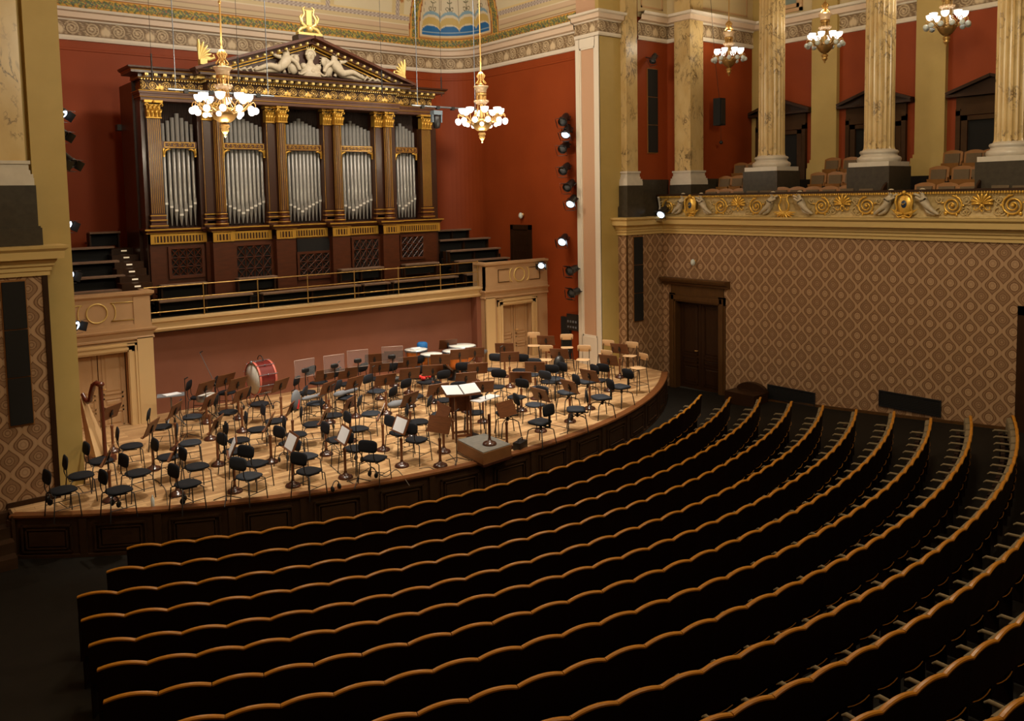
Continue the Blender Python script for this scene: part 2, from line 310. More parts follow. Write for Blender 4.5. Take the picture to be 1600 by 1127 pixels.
M = {
 'damask': damask(), 'boards': boards(),
 'red': mat('red_wall_paint', (0.275, 0.047, 0.008), 0.6, noise=(0.245, 0.041, 0.007), scale=1.2, spec=0.25),
 'khaki': mat('ochre_wall_paint', (0.47, 0.33, 0.105), 0.6, noise=(0.43, 0.30, 0.09), scale=2),
 'cream': mat('cream_trim_paint', (0.68, 0.52, 0.38), 0.5),
 'white': mat('white_trim_paint', (0.74, 0.66, 0.54), 0.45),
 'pink': mat('pinkish_panel_paint', (0.55, 0.33, 0.20), 0.55),
 'tan': mat('tan_wood_paint', (0.56, 0.355, 0.190), 0.45, noise=(0.52, 0.325, 0.17), scale=3),
 'tanlt': mat('light_tan_moulding_paint', (0.68, 0.47, 0.23), 0.42),
 'brown': mat('brick_brown_wall_paint', (0.28, 0.105, 0.062), 0.6, noise=(0.25, 0.092, 0.053), scale=1.5),
 'gild': mat('gilding', (0.80, 0.50, 0.10), 0.30, metal=0.5, noise=(0.66, 0.38, 0.06), scale=20, bump=0.3),
 'gildlt': mat('pale_gilding', (0.82, 0.62, 0.22), 0.35, metal=0.35),
 'ogold': mat('organ_gold', (0.60, 0.34, 0.055), 0.34, metal=0.55),
 'owood': mat('organ_dark_wood', (0.040, 0.012, 0.005), 0.35, noise=(0.040, 0.012, 0.005), scale=4, stretch=(4, 4, 0.6), coat=0.2),
 'owood2': mat('organ_red_wood', (0.085, 0.021, 0.006), 0.38, noise=(0.058, 0.014, 0.004), scale=4, stretch=(1, 4, 4)),
 'owood3': mat('organ_fascia_wood', (0.105, 0.040, 0.020), 0.42, noise=(0.075, 0.027, 0.013), scale=5),
 'black': mat('black_metal', (0.012, 0.012, 0.013), 0.4),
 'hole': mat('dark_void', (0.006, 0.005, 0.004), 0.9),
 'pipe': mat('tin_pipe_metal', (0.33, 0.315, 0.29), 0.34, metal=0.35, noise=(0.28, 0.27, 0.25), scale=6),
 'pipelip': mat('pale_pipe_lip', (0.75, 0.73, 0.68), 0.4, metal=0.3),
 'fabric': mat('black_seat_fabric', (0.0095, 0.0105, 0.0145), 0.8, spec=0.25),
 'fabric2': mat('blue_black_seat_fabric', (0.018, 0.023, 0.033), 0.7, spec=0.35),
 'standw': mat('brown_desk_wood', (0.165, 0.058, 0.020), 0.4, noise=(0.11, 0.037, 0.013), scale=5, stretch=(1, 6, 6)),
 'polew': mat('red_brown_pole_wood', (0.060, 0.020, 0.012), 0.25, coat=0.5),
 'paper': mat('white_paper', (0.78, 0.80, 0.84), 0.7),
 'beech': mat('pale_beech_plywood', (0.66, 0.42, 0.22), 0.4),
 'fascia': mat('dark_brown_panelling', (0.052, 0.024, 0.010), 0.42, noise=(0.038, 0.017, 0.007), scale=3, stretch=(1, 1, 4)),
 'nosing': mat('stage_edge_wood', (0.20, 0.072, 0.022), 0.35, noise=(0.14, 0.05, 0.015), scale=5),
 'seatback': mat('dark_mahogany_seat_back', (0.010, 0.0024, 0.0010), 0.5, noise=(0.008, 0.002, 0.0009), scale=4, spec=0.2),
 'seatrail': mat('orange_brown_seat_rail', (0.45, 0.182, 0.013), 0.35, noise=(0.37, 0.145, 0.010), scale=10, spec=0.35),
 'seatcloth': mat('grey_beige_seat_cloth', (0.19, 0.145, 0.085), 0.85, noise=(0.165, 0.125, 0.072), scale=20, spec=0.2),
 'seatwood': mat('brown_balcony_seat_wood', (0.29, 0.125, 0.032), 0.4, noise=(0.24, 0.10, 0.025), scale=6),
 'carpet': mat('dimmed_hall_floor', (0.0095, 0.0068, 0.0035), 0.8, noise=(0.0065, 0.0045, 0.0025), scale=6, spec=0.2),  # floor colour darkened to near black so the stalls stay dim
 'ochremar': mat('ochre_marble', (0.62, 0.46, 0.22), 0.28, noise=(0.52, 0.35, 0.14), scale=3, stretch=(1, 1, 0.5), vein=((0.085, 0.050, 0.018), 3.6, 0.034)),
 'whitemar': mat('white_marble', (0.60, 0.54, 0.45), 0.3, noise=(0.54, 0.48, 0.40), scale=6),
 'granite': mat('dark_grey_granite', (0.055, 0.044, 0.030), 0.35, noise=(0.038, 0.030, 0.020), scale=9, spec=0.3),
 'stone': mat('ochre_cornice_stone', (0.60, 0.42, 0.165), 0.42),
 'relief': mat('cream_relief_ground', (0.58, 0.43, 0.20), 0.5, noise=(0.44, 0.31, 0.13), scale=14, bump=0.8),
 'plaster': mat('grey_cream_plaster', (0.50, 0.42, 0.30), 0.55, noise=(0.42, 0.35, 0.24), scale=18),
 'brass': mat('chandelier_brass', (0.80, 0.50, 0.18), 0.3, metal=0.7),
 'brassdk': mat('dark_chandelier_brass', (0.36, 0.21, 0.07), 0.35, metal=0.7),
 'railbrass': mat('rail_brass', (0.60, 0.40, 0.14), 0.3, metal=0.75),
 'steel': mat('steel', (0.26, 0.30, 0.36), 0.3, metal=0.8),
 'doorwood': mat('dark_door_wood', (0.036, 0.015, 0.005), 0.4, noise=(0.026, 0.010, 0.004), scale=4, stretch=(3, 3, 0.7), spec=0.25),
 'doorframe': mat('brown_door_frame_wood', (0.095, 0.044, 0.013), 0.38, noise=(0.072, 0.032, 0.010), scale=4, stretch=(3, 3, 0.7), spec=0.3),
 'blue': mat('blue_cloth', (0.01, 0.14, 0.42), 0.7),
 'copper': mat('orange_timpani_copper', (0.62, 0.22, 0.05), 0.3, metal=0.6),
 'skin': mat('white_drum_skin', (0.74, 0.72, 0.66), 0.5),
 'drumred': mat('red_drum_shell', (0.16, 0.02, 0.018), 0.3, coat=0.4), 'hoop': mat('salmon_drum_hoop', (0.62, 0.16, 0.12), 0.4),
 'redc': mat('red_cloth', (0.60, 0.03, 0.02), 0.7), 'greyc': mat('grey_cloth', (0.16, 0.17, 0.19), 0.8),
 'matgrey': mat('grey_podium_mat', (0.22, 0.21, 0.19), 0.8, noise=(0.17, 0.165, 0.15), scale=12),
 'harpw': mat('dark_red_harp_wood', (0.10, 0.022, 0.012), 0.25, coat=0.5), 'harpb': mat('pale_harp_soundboard', (0.66, 0.43, 0.21), 0.35),
 'globe': emit('lit_white_glass', (1.0, 0.93, 0.84), 2.6), 'cup': emit('lit_cup_glass', (1.0, 0.93, 0.84), 2.6),
 'globeoff': mat('unlit_milk_glass', (0.62, 0.68, 0.66), 0.25), 'lens': emit('cold_spotlight_lens', (0.75, 0.88, 1.0), 4.0),
 'plate': emit('lit_step_plate', (1.0, 0.72, 0.38), 0.35), 'glasspane': mat('frosted_window_glass', (0.20, 0.25, 0.22), 0.3),
 'paint': vcol_mat('painted_ornament', 0.6), 'visor': mat('black_cloth', (0.006, 0.006, 0.006), 0.9),
}
def glass():
    m = bpy.data.materials.new('clear_acrylic'); m.use_nodes = True; nt = m.node_tree; b = nt.nodes['Principled BSDF']
    b.inputs['Base Color'].default_value = (0.9, 0.92, 0.95, 1); b.inputs['Roughness'].default_value = 0.1; b.inputs['Alpha'].default_value = 0.05
    return m
M['acrylic'] = glass()
# ================================================================ the hall
XW = 20.5
# ---- stalls floor: a shallow cone rising away from the stage
b = MB(); nx, ny = 60, 56; x0, x1, y0, y1 = -3.0, 20.6, -9.0, 21.5
for j in range(ny + 1):
    for i in range(nx + 1):
        x = x0 + (x1 - x0) * i / nx; y = y0 + (y1 - y0) * j / ny; b.v.append((x, y, zfl(x, y)))
for j in range(ny):
    for i in range(nx):
        a = j * (nx + 1) + i; b.f.append([a, a + 1, a + nx + 2, a + nx + 1]); b.m.append(0); b.sm.append(True)
struct('floor', b, M['carpet'])
# ---- right wall with the door, under the balcony
b = MB()
b.box(XW, XW + .35, 7.45, 15.36, 0, 4.95); b.box(XW, XW + .35, 17.49, 17.85, 0, 4.95); b.box(XW, XW + .35, 15.36, 17.49, 3.0, 4.95)
b.box(XW, XW + .35, -9, 5.2, 0, 4.95); b.box(XW, XW + .35, 5.2, 7.45, 3.48, 4.95)
wr = struct('wall_right', b, M['damask'])
b = MB(); b.box(18.85, 20.5, 17.8, 18.2, 0, 4.95); struct('wall_right_pier', b, M['damask'])
b = MB(); b.box(18.84, 18.90, 17.785, 17.81, .7, 4.92); struct('trim_1', b, M['doorframe'])
b = MB(); b.box(20.46, 20.5, 7.45, 15.2, 0, 0.02)
bb = MB()
for i in range(20):
    ya = 15.3 - i * .395; yb = ya - .395
    za, zb = zfl(20.5, ya), zfl(20.5, yb)
    bb.add([(20.46, ya, za - .1), (20.46, yb, zb - .1), (20.46, yb, zb + .07), (20.46, ya, za + .07), (20.5, ya, za + .07), (20.5, yb, zb + .07)], [(0, 1, 2, 3), (3, 2, 5, 4)])
struct('baseboard_right', bb, M['doorframe'])
# double door in the right wall
def panelled_leaf(name, par, x0, x1, z0, z1, y, mm, splits, axis='y', d=.02, mr=.09, mp=None):
    """leaf in the xz plane (facing -y) or the yz plane (facing -x); panels are children"""
    b = MB()
    if axis == 'y': b.box(x0, x1, y, y + .05, z0, z1)
    else: b.box(y, y + .05, x0, x1, z0, z1)
    lf = b.build(name, mm, par)
    for (a, c) in splits:
        p = MB(); za, zb = z0 + (z1 - z0) * a, z0 + (z1 - z0) * c
        for (o, dd) in ((0, .018), (.035, .0)):
            pass
        if axis == 'y':
            for (u0, u1, w0, w1) in ((x0 + mr, x1 - mr, za, za + .035), (x0 + mr, x1 - mr, zb - .035, zb), (x0 + mr, x0 + mr + .035, za, zb), (x1 - mr - .035, x1 - mr, za, zb)):
                p.box(u0, u1, y - d, y, w0, w1)
            p.bev(x0 + mr + .06, x1 - mr - .06, y - .012, y, za + .06, zb - .06, .03)
        else:
            for (u0, u1, w0, w1) in ((x0 + mr, x1 - mr, za, za + .035), (x0 + mr, x1 - mr, zb - .035, zb), (x0 + mr, x0 + mr + .035, za, zb), (x1 - mr - .035, x1 - mr, za, zb)):
                p.box(y - d, y, u0, u1, w0, w1)
            p.bev(y - .012, y, x0 + mr + .06, x1 - mr - .06, za + .06, zb - .06, .03, ax='x')
        p.build('door_panel', mp or mm, lf)
    return lf
d = bpy.data.objects.new('door_1', None); COL.objects.link(d); d['kind'] = 'structure'
b = MB()
for (a, c, e) in ((15.36, 15.60, .0), (17.25, 17.49, .0)):
    b.box(XW - .05, XW + .02, a, c, 0, 3.02); b.box(XW - .08, XW - .05, a + .05, c - .05, 0, 2.98)
b.box(XW - .05, XW + .02, 15.36, 17.49, 2.78, 3.02); b.box(XW - .08, XW - .05, 15.45, 17.4, 2.83, 2.97)
b.box(XW - .04, XW + .02, 15.42, 17.43, 3.02, 3.30)
b.ext([(20.5, 3.30), (20.40, 3.30), (20.38, 3.36), (20.28, 3.40), (20.24, 3.47), (20.24, 3.52), (20.5, 3.52)], 'y', 15.2, 17.72)
b.box(XW + .02, XW + .3, 15.56, 15.60, 0, 2.78); b.box(XW + .02, XW + .3, 17.25, 17.29, 0, 2.78)
b.build('door_frame', M['doorframe'], d)
for (a, c) in ((15.60, 16.42), (16.43, 17.25)):
    panelled_leaf('door_leaf', d, a, c, 0.02, 2.78, XW + .2, M['doorwood'], ((.05, .27), (.30, .36), (.39, .96)), 'x', mr=.11)
b = MB(); b.tube([(XW + .17, 16.53, 1.25), (XW + .12, 16.53, 1.25), (XW + .12, 16.62, 1.25)], .012); b.build('door_handle', M['brass'], d)
# the dark doorway at the right edge of the picture
d = bpy.data.objects.new('door_2', None); COL.objects.link(d); d['kind'] = 'structure'
b = MB(); b.box(XW - .06, XW + .05, 7.22, 7.46, .3, 3.5); b.box(XW - .06, XW + .05, 5.2, 7.46, 3.3, 3.5); b.box(XW - .06, XW + .05, 5.2, 5.4, .3, 3.5); b.build('door_frame', M['doorwood'], d)
b = MB(); b.box(XW + .2, XW + .25, 5.3, 7.3, .2, 3.4); b.build('door_leaf', M['doorwood'], d)
# black air grilles low in the wall
def grille(y0, y1, z0, z1, lab):
    t = thing('wall_grille', (XW - .02, (y0 + y1) / 2, z0), lab, 'grille')
    h = (y1 - y0) / 2; b = MB(); b.box(-.01, .03, -h, h, 0, z1 - z0); b.build('grille_panel', M['hole'], t)
    b = MB(); n = 9
    for i in range(n): b.box(-.022, -.008, -h, h, (i + .3) * (z1 - z0) / n, (i + .55) * (z1 - z0) / n)
    b.build('slats', M['black'], t)['kind'] = 'stuff'
    b = MB(); b.box(-.03, .0, -h - .03, -h, 0, z1 - z0); b.box(-.03, 0, h, h + .03, 0, z1 - z0); b.box(-.03, 0, -h - .03, h + .03, z1 - z0, z1 - z0 + .03); b.box(-.03, 0, -h - .03, h + .03, -.03, 0); b.build('grille_frame', M['black'], t)
grille(12.43, 13.86, .29, .64, 'long black air grille low in the patterned wall, nearer the dark door')
grille(9.11, 10.59, .68, 1.03, 'long black air grille low in the patterned wall, farther right from the dark door')

# ---- balcony cornice and ledge (right)
LEDGE = [(0, 4.9), (.05, 4.9), (.05, 4.97), (.08, 4.99), (.08, 5.05), (.12, 5.08), (.12, 5.12), (.16, 5.17), (.16, 5.2), (.26, 5.205), (.27, 5.34), (.33, 5.39), (.34, 5.44), (-.3, 5.45)]
b = MB(); b.sweep([(20.5, -9), (20.5, 17.8), (18.85, 17.8), (18.85, 18.16)], LEDGE); struct('trim_2', b, M['stone'])
# ---- left pier, proscenium
b = MB(); b.box(.9, 2.80, 17.0, 17.6, 0, 4.95); struct('wall_left_pier', b, M['damask'])
b = MB(); b.box(2.78, 2.87, 16.97, 17.45, .7, 4.93); b.box(2.0, 2.8, 16.965, 17.0, .75, .86); struct('trim_3', b, M['doorwood'])
b = MB(); b.box(.55, .9, 12.0, 17.6, 0, 4.95); struct('wall_left', b, M['damask'])
b = MB(); b.sweep([(2.86, 17.46), (2.86, 17.0), (1.3, 17.0)], LEDGE); struct('trim_4', b, M['stone'])
b = MB(); b.box(2.80, 3.38, 17.45, 18.4, .6, 15.0); struct('wall_proscenium_left', b, M['khaki'])
b = MB(); b.box(18.1, 19.62, 18.15, 18.3, 0, 10.95); b.box(18.1, 19.6, 18.15, 18.3, 10.9, 15.0); struct('wall_proscenium_right', b, M['khaki'])
b = MB(); b.box(18.12, 18.4, 18.2, 19.15, .7, 15.0); struct('wall_proscenium_reveal', b, M['pink'])
b = MB()
for (y0, y1, z0, z1) in ((18.15, 18.32, .75, 10.9), (18.98, 19.15, .75, 10.9), (18.3, 19.0, 10.62, 10.9), (18.3, 19.0, .75, 1.75)):
    b.box(18.07, 18.12, y0, y1, z0, z1)
for (y0, y1, z0, z1) in ((18.32, 18.37, 1.75, 10.62), (18.93, 18.98, 1.75, 10.62), (18.32, 18.98, 10.57, 10.62), (18.32, 18.98, 1.75, 1.80)):
    b.box(18.085, 18.13, y0, y1, z0, z1)
struct('trim_5', b, M['white'])
# dark panels and grey stuff low on the niche wall behind the stools
# ---- niche walls
def arc(cx, cy, r, a0, a1, n): return [(cx + r * math.cos(a0 + (a1 - a0) * i / n), cy + r * math.sin(a0 + (a1 - a0) * i / n)) for i in range(n + 1)]
NP = [(18.2, 19.15), (18.2, 24.05)] + arc(16.8, 24.05, 1.4, 0, PI / 2, 14)[1:] + [(4.6, 25.45)] + arc(4.6, 24.05, 1.4, PI / 2, PI, 14)[1:] + [(3.2, 17.5)]
b = MB(); b.sweep(NP, [(0, .0), (0, 10.36), (.02, 10.37), (.02, 10.43), (0, 10.44), (0, 10.8)], smooth=False); struct('wall_back', b, M['red'])
# painted strips: grid over arc length and profile with a colour attribute
def resample(path, step):
    P = [Vector(p) for p in path]; out = [tuple(P[0])]; acc = 0.0; S_ = [0.0]
    for a, c in zip(P[:-1], P[1:]):
        L = (c - a).length; n = max(1, int(round(L / step)))
        for i in range(1, n + 1):
            q = a + (c - a) * (i / n); out.append(tuple(q)); S_.append(acc + L * i / n)
        acc += L
    return out, S_
def painted(name, path, prof, fn, step=.03, relief=0.0, kind='structure', parent=None, mm='paint', flip=False):
    pts, ss = resample(path, step); b = MB(); b.sweep(pts, prof, smooth=True)
    me = b.mesh(name, M[mm]); np_ = len(prof); tt = [0.0]
    for (p, q) in zip(prof[:-1], prof[1:]): tt.append(tt[-1] + math.hypot(q[0] - p[0], q[1] - p[1]))
    Sg, Tg = np.meshgrid(np.array(ss), np.array(tt), indexing='ij')
    colr, h = fn(Sg, Tg)
    att = me.color_attributes.new('paint', 'FLOAT_COLOR', 'POINT')
    arr = np.ones((len(ss) * np_, 4), np.float32); arr[:, :3] = colr.reshape(-1, 3); att.data.foreach_set('color', arr.ravel())
    if relief and h is not None:
        nr = np.zeros(len(me.vertices) * 3, np.float32); me.vertices.foreach_get('normal', nr); co = np.zeros_like(nr); me.vertices.foreach_get('co', co)
        co += nr * np.repeat(h.reshape(-1), 3) * relief * (1 if flip else -1); me.vertices.foreach_set('co', co); me.update()
    o = bpy.data.objects.new(name, me); COL.objects.link(o)
    if kind: o['kind'] = kind
    if parent: o.parent = parent
    return o
def scrolls(Sg, Tg, H, per=1.19):
    """height 0..1 of a running rinceau of paired volutes with a motif between"""
    c = np.mod(Sg, per); h = np.zeros_like(Sg); y = Tg - H / 2
    for k, hand in ((.24, 1), (.67, -1)):
        dx = c - per * k; 
        r = np.hypot(dx, y) / (H * .5); th = np.arctan2(y, dx) * hand
        sp = np.mod(r * 2.6 - th / (2 * PI) - .1, 1.0)
        h = np.maximum(h, np.where((r < .98), np.clip(1.3 - np.abs(sp - .5) * 5.2, 0, 1), 0))
        h = np.maximum(h, np.clip(1.5 - r * 7, 0, 1))
    dx = c - per * .955; dx = np.where(dx < -per / 2, dx + per, dx)
    for q in (-1, 0, 1):
        e = np.hypot((dx - q * .05) * (1.8 if q == 0 else 1.2), (y + abs(q) * .06) * .9) / (H * .32)
        h = np.maximum(h, np.clip((1 - e) * 2.0, 0, 1))
    lf = np.clip(np.cos(c * 2 * PI / per * 7 + 3 * np.sin(y * 30)) * np.sin(y * 44 + 2), 0, 1) * .6
    h = np.maximum(h, np.where(h < .1, lf, h))
    h *= (np.abs(y) < H * .47)
    return h
def mixc(a, c, k): return np.array(a)[None, None, :] * (1 - k[..., None]) + np.array(c)[None, None, :] * k[..., None]
def frieze_fn(H):
    def fn(Sg, Tg):
        h = scrolls(Sg, Tg, H); return mixc((.185, .115, .055), (.62, .48, .30), h ** .8), h
    return fn
def entablature(tagn, path, dz=0.0, sc=1.0):
    b = MB(); _q = lambda z: 10.63 + (z - 10.63) * sc
    b.sweep(path, [(0, _q(10.63) + dz), (.05, _q(10.64) + dz), (.07, _q(10.70) + dz), (.05, _q(10.76) + dz), (.03, _q(10.77) + dz)])
    b.sweep(path, [(.03, _q(11.155) + dz), (.06, _q(11.16) + dz), (.08, _q(11.20) + dz)])
    b.sweep(path, [(.20, _q(11.37) + dz), (.30, _q(11.39) + dz), (.33, _q(11.46) + dz), (.0, _q(11.47) + dz)])
    struct('trim_%d' % tagn, b, M['white'])
    b = MB(); b.sweep(path, [(.08, _q(11.20) + dz), (.18, _q(11.23) + dz), (.20, _q(11.37) + dz)]); struct('trim_%d' % (tagn + 1), b, M['cream'])
    H = .39 * sc; painted('frieze', path, [(.03, _q(10.77) + dz + H * i / 18) for i in range(19)], frieze_fn(H), .022, .018)
entablature(6, NP)
entablature(8, [(19.0, 18.15), (18.1, 18.15), (18.1, 19.16)], .28, .84)
# cove over the niche with its painted panels
prof = [(.0, 11.47)] + [(.05 + .07 * math.sin(PI * i / 14), 11.48 + .36 * i / 14) for i in range(15)] + [(.06 + .07 * (z - 11.84) ** 2, z) for z in [11.84 + .03 * i for i in range(1, 73)]]
Ltot = 4.9
for a_, c_ in zip(NP[1:-1], NP[2:]): pass
def path_s(pt):                                               # arc length at the niche path vertex nearest to pt
    s_, best = 0.0, (9e9, 0)
    pts, ss = resample(NP, .05)
    for p, q in zip(pts, ss):
        d_ = math.hypot(p[0] - pt[0], p[1] - pt[1])
        if d_ < best[0]: best = (d_, q)
    return best[1]
SH0, SH1 = path_s((18.2, 23.35)), path_s((16.35, 25.45))
LH0, LH1 = path_s((5.05, 25.45)), path_s((3.2, 23.35))
PAN = [path_s((x, 25.45)) for x in (15.55, 12.9, 10.1, 7.6, 5.8)]
def cove_fn(Sg, Tg):
    g0 = np.array([(.62, .50, .33)]); T = Tg
    C = np.ones(Sg.shape + (3,)) * np.array([.66, .54, .35])
    def put(mask, col):
        C[mask] = col
    rn = np.random.RandomState(3)
    nzf = (np.sin(Sg * 37 + 3 * np.sin(T * 21)) * np.sin(T * 60 + 2 * np.sin(Sg * 11)) + .6 * np.sin(Sg * 83 + T * 47) + rn.rand(*Sg.shape) * .8 - .4)
    def garland(mask, c, wdt):                               # c: 0..1 across the band
        put(mask & (np.abs(c) <= 1), (.62, .34, .075))
        put(mask & (np.abs(c) > .82) & (np.abs(c) <= 1), (.26, .055, .012))
        leaf = mask & (np.abs(c) < .52 + .12 * np.sin(Sg * 40))
        put(leaf, (.13, .15, .055)); put(leaf & (nzf > .35), (.46, .35, .05)); put(leaf & (nzf < -.55), (.05, .09, .08)); put(leaf & (nzf > 1.0), (.45, .10, .03))
    tg = T - .03; garland((tg > 0) & (tg < .42), (tg - .205) / .205, .28)
    # moulding lines over the garland
    u = (T - .45) * 1.0 + .0
    for (a, c_, col) in ((0, .05, (.24, .13, .06)), (.05, .16, (.54, .42, .25)), (.16, .19, (.34, .22, .13)), (.19, .33, (.56, .40, .26)), (.33, .36, (.72, .62, .44)), (.36, .46, (.58, .46, .26))):
        put((u >= a) & (u < c_), col)
    inner = u >= .46
    put(inner, (.60, .47, .24))
    bor = (u >= .50) & (u < .64); orn = .5 + .5 * np.sin(Sg * 42 + 2.2 * np.sin(u * 70))
    C[bor] = ((np.array([.26, .19, .17]) * (1 - orn[..., None])) + np.array([.60, .52, .44]) * orn[..., None])[bor]
    pan = u >= .70; put(pan, (.66, .57, .38)); put((u >= .64) & (u < .70), (.68, .52, .24))
    for s in PAN:
        v = np.abs(Sg - s)
        put(pan & (v < .24), (.60, .47, .24))
        o2 = .5 + .5 * np.sin(T * 42 + 2.2 * np.sin(Sg * 70)); mk = (u >= .60) & (v < .075)
        C[mk] = ((np.array([.26, .19, .17]) * (1 - o2[..., None])) + np.array([.60, .52, .44]) * o2[..., None])[mk]
        # little painted sprays
    for s in np.arange(4.0, Sg.max(), 1.05):
        v = Sg - s; put(pan & (np.hypot(v * 1.0, (u - 1.15)) < .075) & (np.abs(v) < .03 + .04 * np.cos((u - 1.15) * 20)), (.42, .17, .05))
        put(pan & (np.abs(np.hypot(v - .25, u - 1.3) - .12) < .014), (.40, .27, .12))
        put(pan & (np.abs(np.hypot(v + .25, u - 1.3) - .12) < .014), (.40, .27, .12))
    for (a, c_) in ((SH0, SH1), (LH0, LH1)):                  # T2 below rescales the shell's height                  # the shell in each rounded corner
        mid = (a + c_) / 2; hw = (c_ - a) / 2; w_ = hw * (1 - .055 * np.clip(T - .6, 0, 9) ** 1.7); dx = Sg - mid
        T2 = T; T = (T2 - .42) * .93 + .62
        reg = (T > .62) & (np.abs(dx) < w_ + .36)
        put(reg, (.62, .50, .28))
        e = np.abs(dx) - w_
        garland((T > .60) & (e > -.10) & (e < .34), (e - .12) / .22, .22)
        ins = (T > .62) & (e < -.10)
        put(ins, (.66, .55, .36)); put(ins & (T > .62) & (T < .68), (.55, .30, .10))
        sh = ins & (T > .74) & (e < -.20)
        W4 = (w_ - .20) * 2 / 4; ph = np.mod(dx + 2 * W4, W4) / W4 - .5; sc = np.sqrt(np.clip(1 - (ph * 2) ** 2, 0, 1))
        put(sh, (.66, .58, .42))
        put(sh & (T < 1.30 + .22 * sc), (.22, .36, .46)); put(sh & (T < 1.20 + .22 * sc), (.66, .58, .42))
        put(sh & (T < 1.13 + .20 * sc), (.56, .40, .13)); put(sh & (np.hypot(ph * W4, T - 1.08) < .03), (.42, .12, .03))
        put(sh & (T < .90 + .20 * sc), (.68, .60, .42)); put(sh & (T < .87 + .19 * sc), (.012, .13, .36)); put(sh & (T > .83) & (T < .845), (.30, .42, .48))
        put(sh & (np.abs(np.abs(ph) - .5) < .02) & (T > 1.3), (.36, .28, .18))
        put(sh & (np.abs(np.hypot(ph * W4, T - 2.12) - .0) < .14) & (np.abs(ph * W4) < .075), (.40, .10, .06))
        put(sh & (np.abs(ph * W4) < .012) & (T > 1.52) & (T < 2.0), (.12, .10, .05))
        put(sh & (np.abs(T - 1.78 - np.abs(ph * W4) * .4) < .018) & (np.abs(ph * W4) < .12), (.12, .12, .05))
        put(sh & (np.abs(np.hypot(np.abs(ph * W4) - .09, T - 1.6) - .055) < .013), (.14, .12, .06)); T = T2
    return C, None
painted('ceiling_cove', NP, prof, cove_fn, .03)
b = MB(); b.box(-3, 25, 17.4, 26, 14.0, 14.2); struct('ceiling_niche', b, M['cream'])
b = MB(); b.box(-3, 25, -9, 17.6, 15.4, 15.6); struct('ceiling', b, M['cream'])
b = MB(); b.box(3.2, 18.4, 17.45, 17.6, 13.4, 15.6); struct('wall_arch', b, M['cream'])
b = MB(); b.box(-3.2, -3.0, -9, 17.6, 0, 15.5); b.box(-3, 25, -9.2, -9, 0, 15.5); b.box(.9, 2.8, 17.6, 17.7, 4.9, 15.5); b.box(-3, .9, 17.4, 17.6, 0, 15.5); struct('wall_rear', b, M['khaki'])

# ---- balcony aisle on the right: end walls, side wall, floor steps
b = MB()
b.box(19.6, 21.0, 18.0, 18.2, 5.3, 15.4); b.box(21.0, 24.4, 17.1, 18.2, 5.3, 15.4); b.box(24.3, 24.5, -9, 17.2, 5.3, 15.4)
struct('wall_balcony', b, M['red'])
b = MB(); b.box(19.6, 21.0, 17.96, 18.0, 5.3, 6.6); b.box(21.0, 24.3, 17.05, 17.1, 5.3, 6.6); b.box(24.26, 24.3, 15.9 + 1.1, 17.1, 5.3, 6.9); struct('baseboard_balcony', b, M['granite'])
b = MB()
for (xa, xb, z) in ((20.5, 21.55, 5.32), (21.55, 22.4, 5.72), (22.4, 23.2, 6.12), (23.2, 24.3, 6.5)): b.box(xa, xb, -9, 17.1 if xa > 21 else 18.0, 4.95, z)
b.box(19.6, 20.5, 17.9, 18.0, 4.9, 5.4)
struct('floor_balcony', b, M['carpet'])
AP = [(24.3, -9), (24.3, 17.1), (21.0, 17.1), (21.0, 18.0), (19.6, 18.0)]
entablature(10, AP, .27)
b = MB(); b.sweep(AP, [(.0, 11.6), (.03, 11.6), (.03, 15.4)]); struct('wall_balcony_upper', b, mat('pale_ochre_paint', (0.60, 0.47, 0.26), 0.55))
b = MB()
for (x, y0, y1) in ((24.22, 16.72, 17.1), (24.14, 14.0, 14.85), (24.14, 10.78, 11.6), (24.14, 7.5, 8.4), (24.14, 4.3, 5.1)):
    b.box(x, 24.3, y0, y1, 6.9, 15.4)
    b.box(x - .03, 24.3, y0 - .03, y1 + .03, 7.02, 7.12); b.box(x - .07, 24.3, y0 - .08, y1 + .08, 6.86, 7.02); b.box(x - .09, 24.3, y0 - .1, y1 + .1, 6.5, 6.86)
struct('trim_14', b, M['khaki'])
b = MB()                                                     # panel frames over the cornice
for (yc, h) in ((16.0, .75), (12.8, .85), (9.6, .85), (6.5, .85)):
    for (y0, y1, z0, z1) in ((yc - h, yc - h + .09, 11.85, 15), (yc + h - .09, yc + h, 11.85, 15), (yc - h, yc + h, 11.85, 11.95)): b.box(24.2, 24.28, y0, y1, z0, z1)
for (x0, x1) in ((19.75, 20.75), (21.3, 23.9)):
    yy = 17.95 if x0 < 21 else 17.05
    for (a, c, z0, z1) in ((x0, x0 + .05, 11.9, 15), (x1 - .05, x1, 11.9, 15), (x0, x1, 11.9, 11.95)): b.box(a, c, yy, yy + .05, z0, z1)
struct('trim_15', b, M['tan'])
for k, yc in enumerate((16.0, 12.8, 9.6)):
    w_ = bpy.data.objects.new('window_%d' % (k + 1), None); COL.objects.link(w_); w_['kind'] = 'structure'
    b = MB(); h = .66
    for (y0, y1, z0, z1) in ((yc - h, yc - h + .1, 11.98, 14.6), (yc + h - .1, yc + h, 11.98, 14.6), (yc - .05, yc + .05, 11.98, 14.6), (yc - h, yc + h, 11.98, 12.1), (yc - h, yc + h, 13.2, 13.28)): b.box(24.2, 24.29, y0, y1, z0, z1)
    b.build('window_frame', M['tan'], w_)
    for (y0, y1) in ((yc - h + .1, yc - .05), (yc + .05, yc + h - .1)):
        b = MB(); b.box(24.25, 24.27, y0, y1, 12.1, 13.2); b.build('pane', M['glasspane'], w_)
M['aisledoor'] = mat('brown_aisle_door_wood', (0.060, 0.028, 0.009), 0.5, noise=(0.045, 0.02, 0.006), scale=4, spec=0.15)
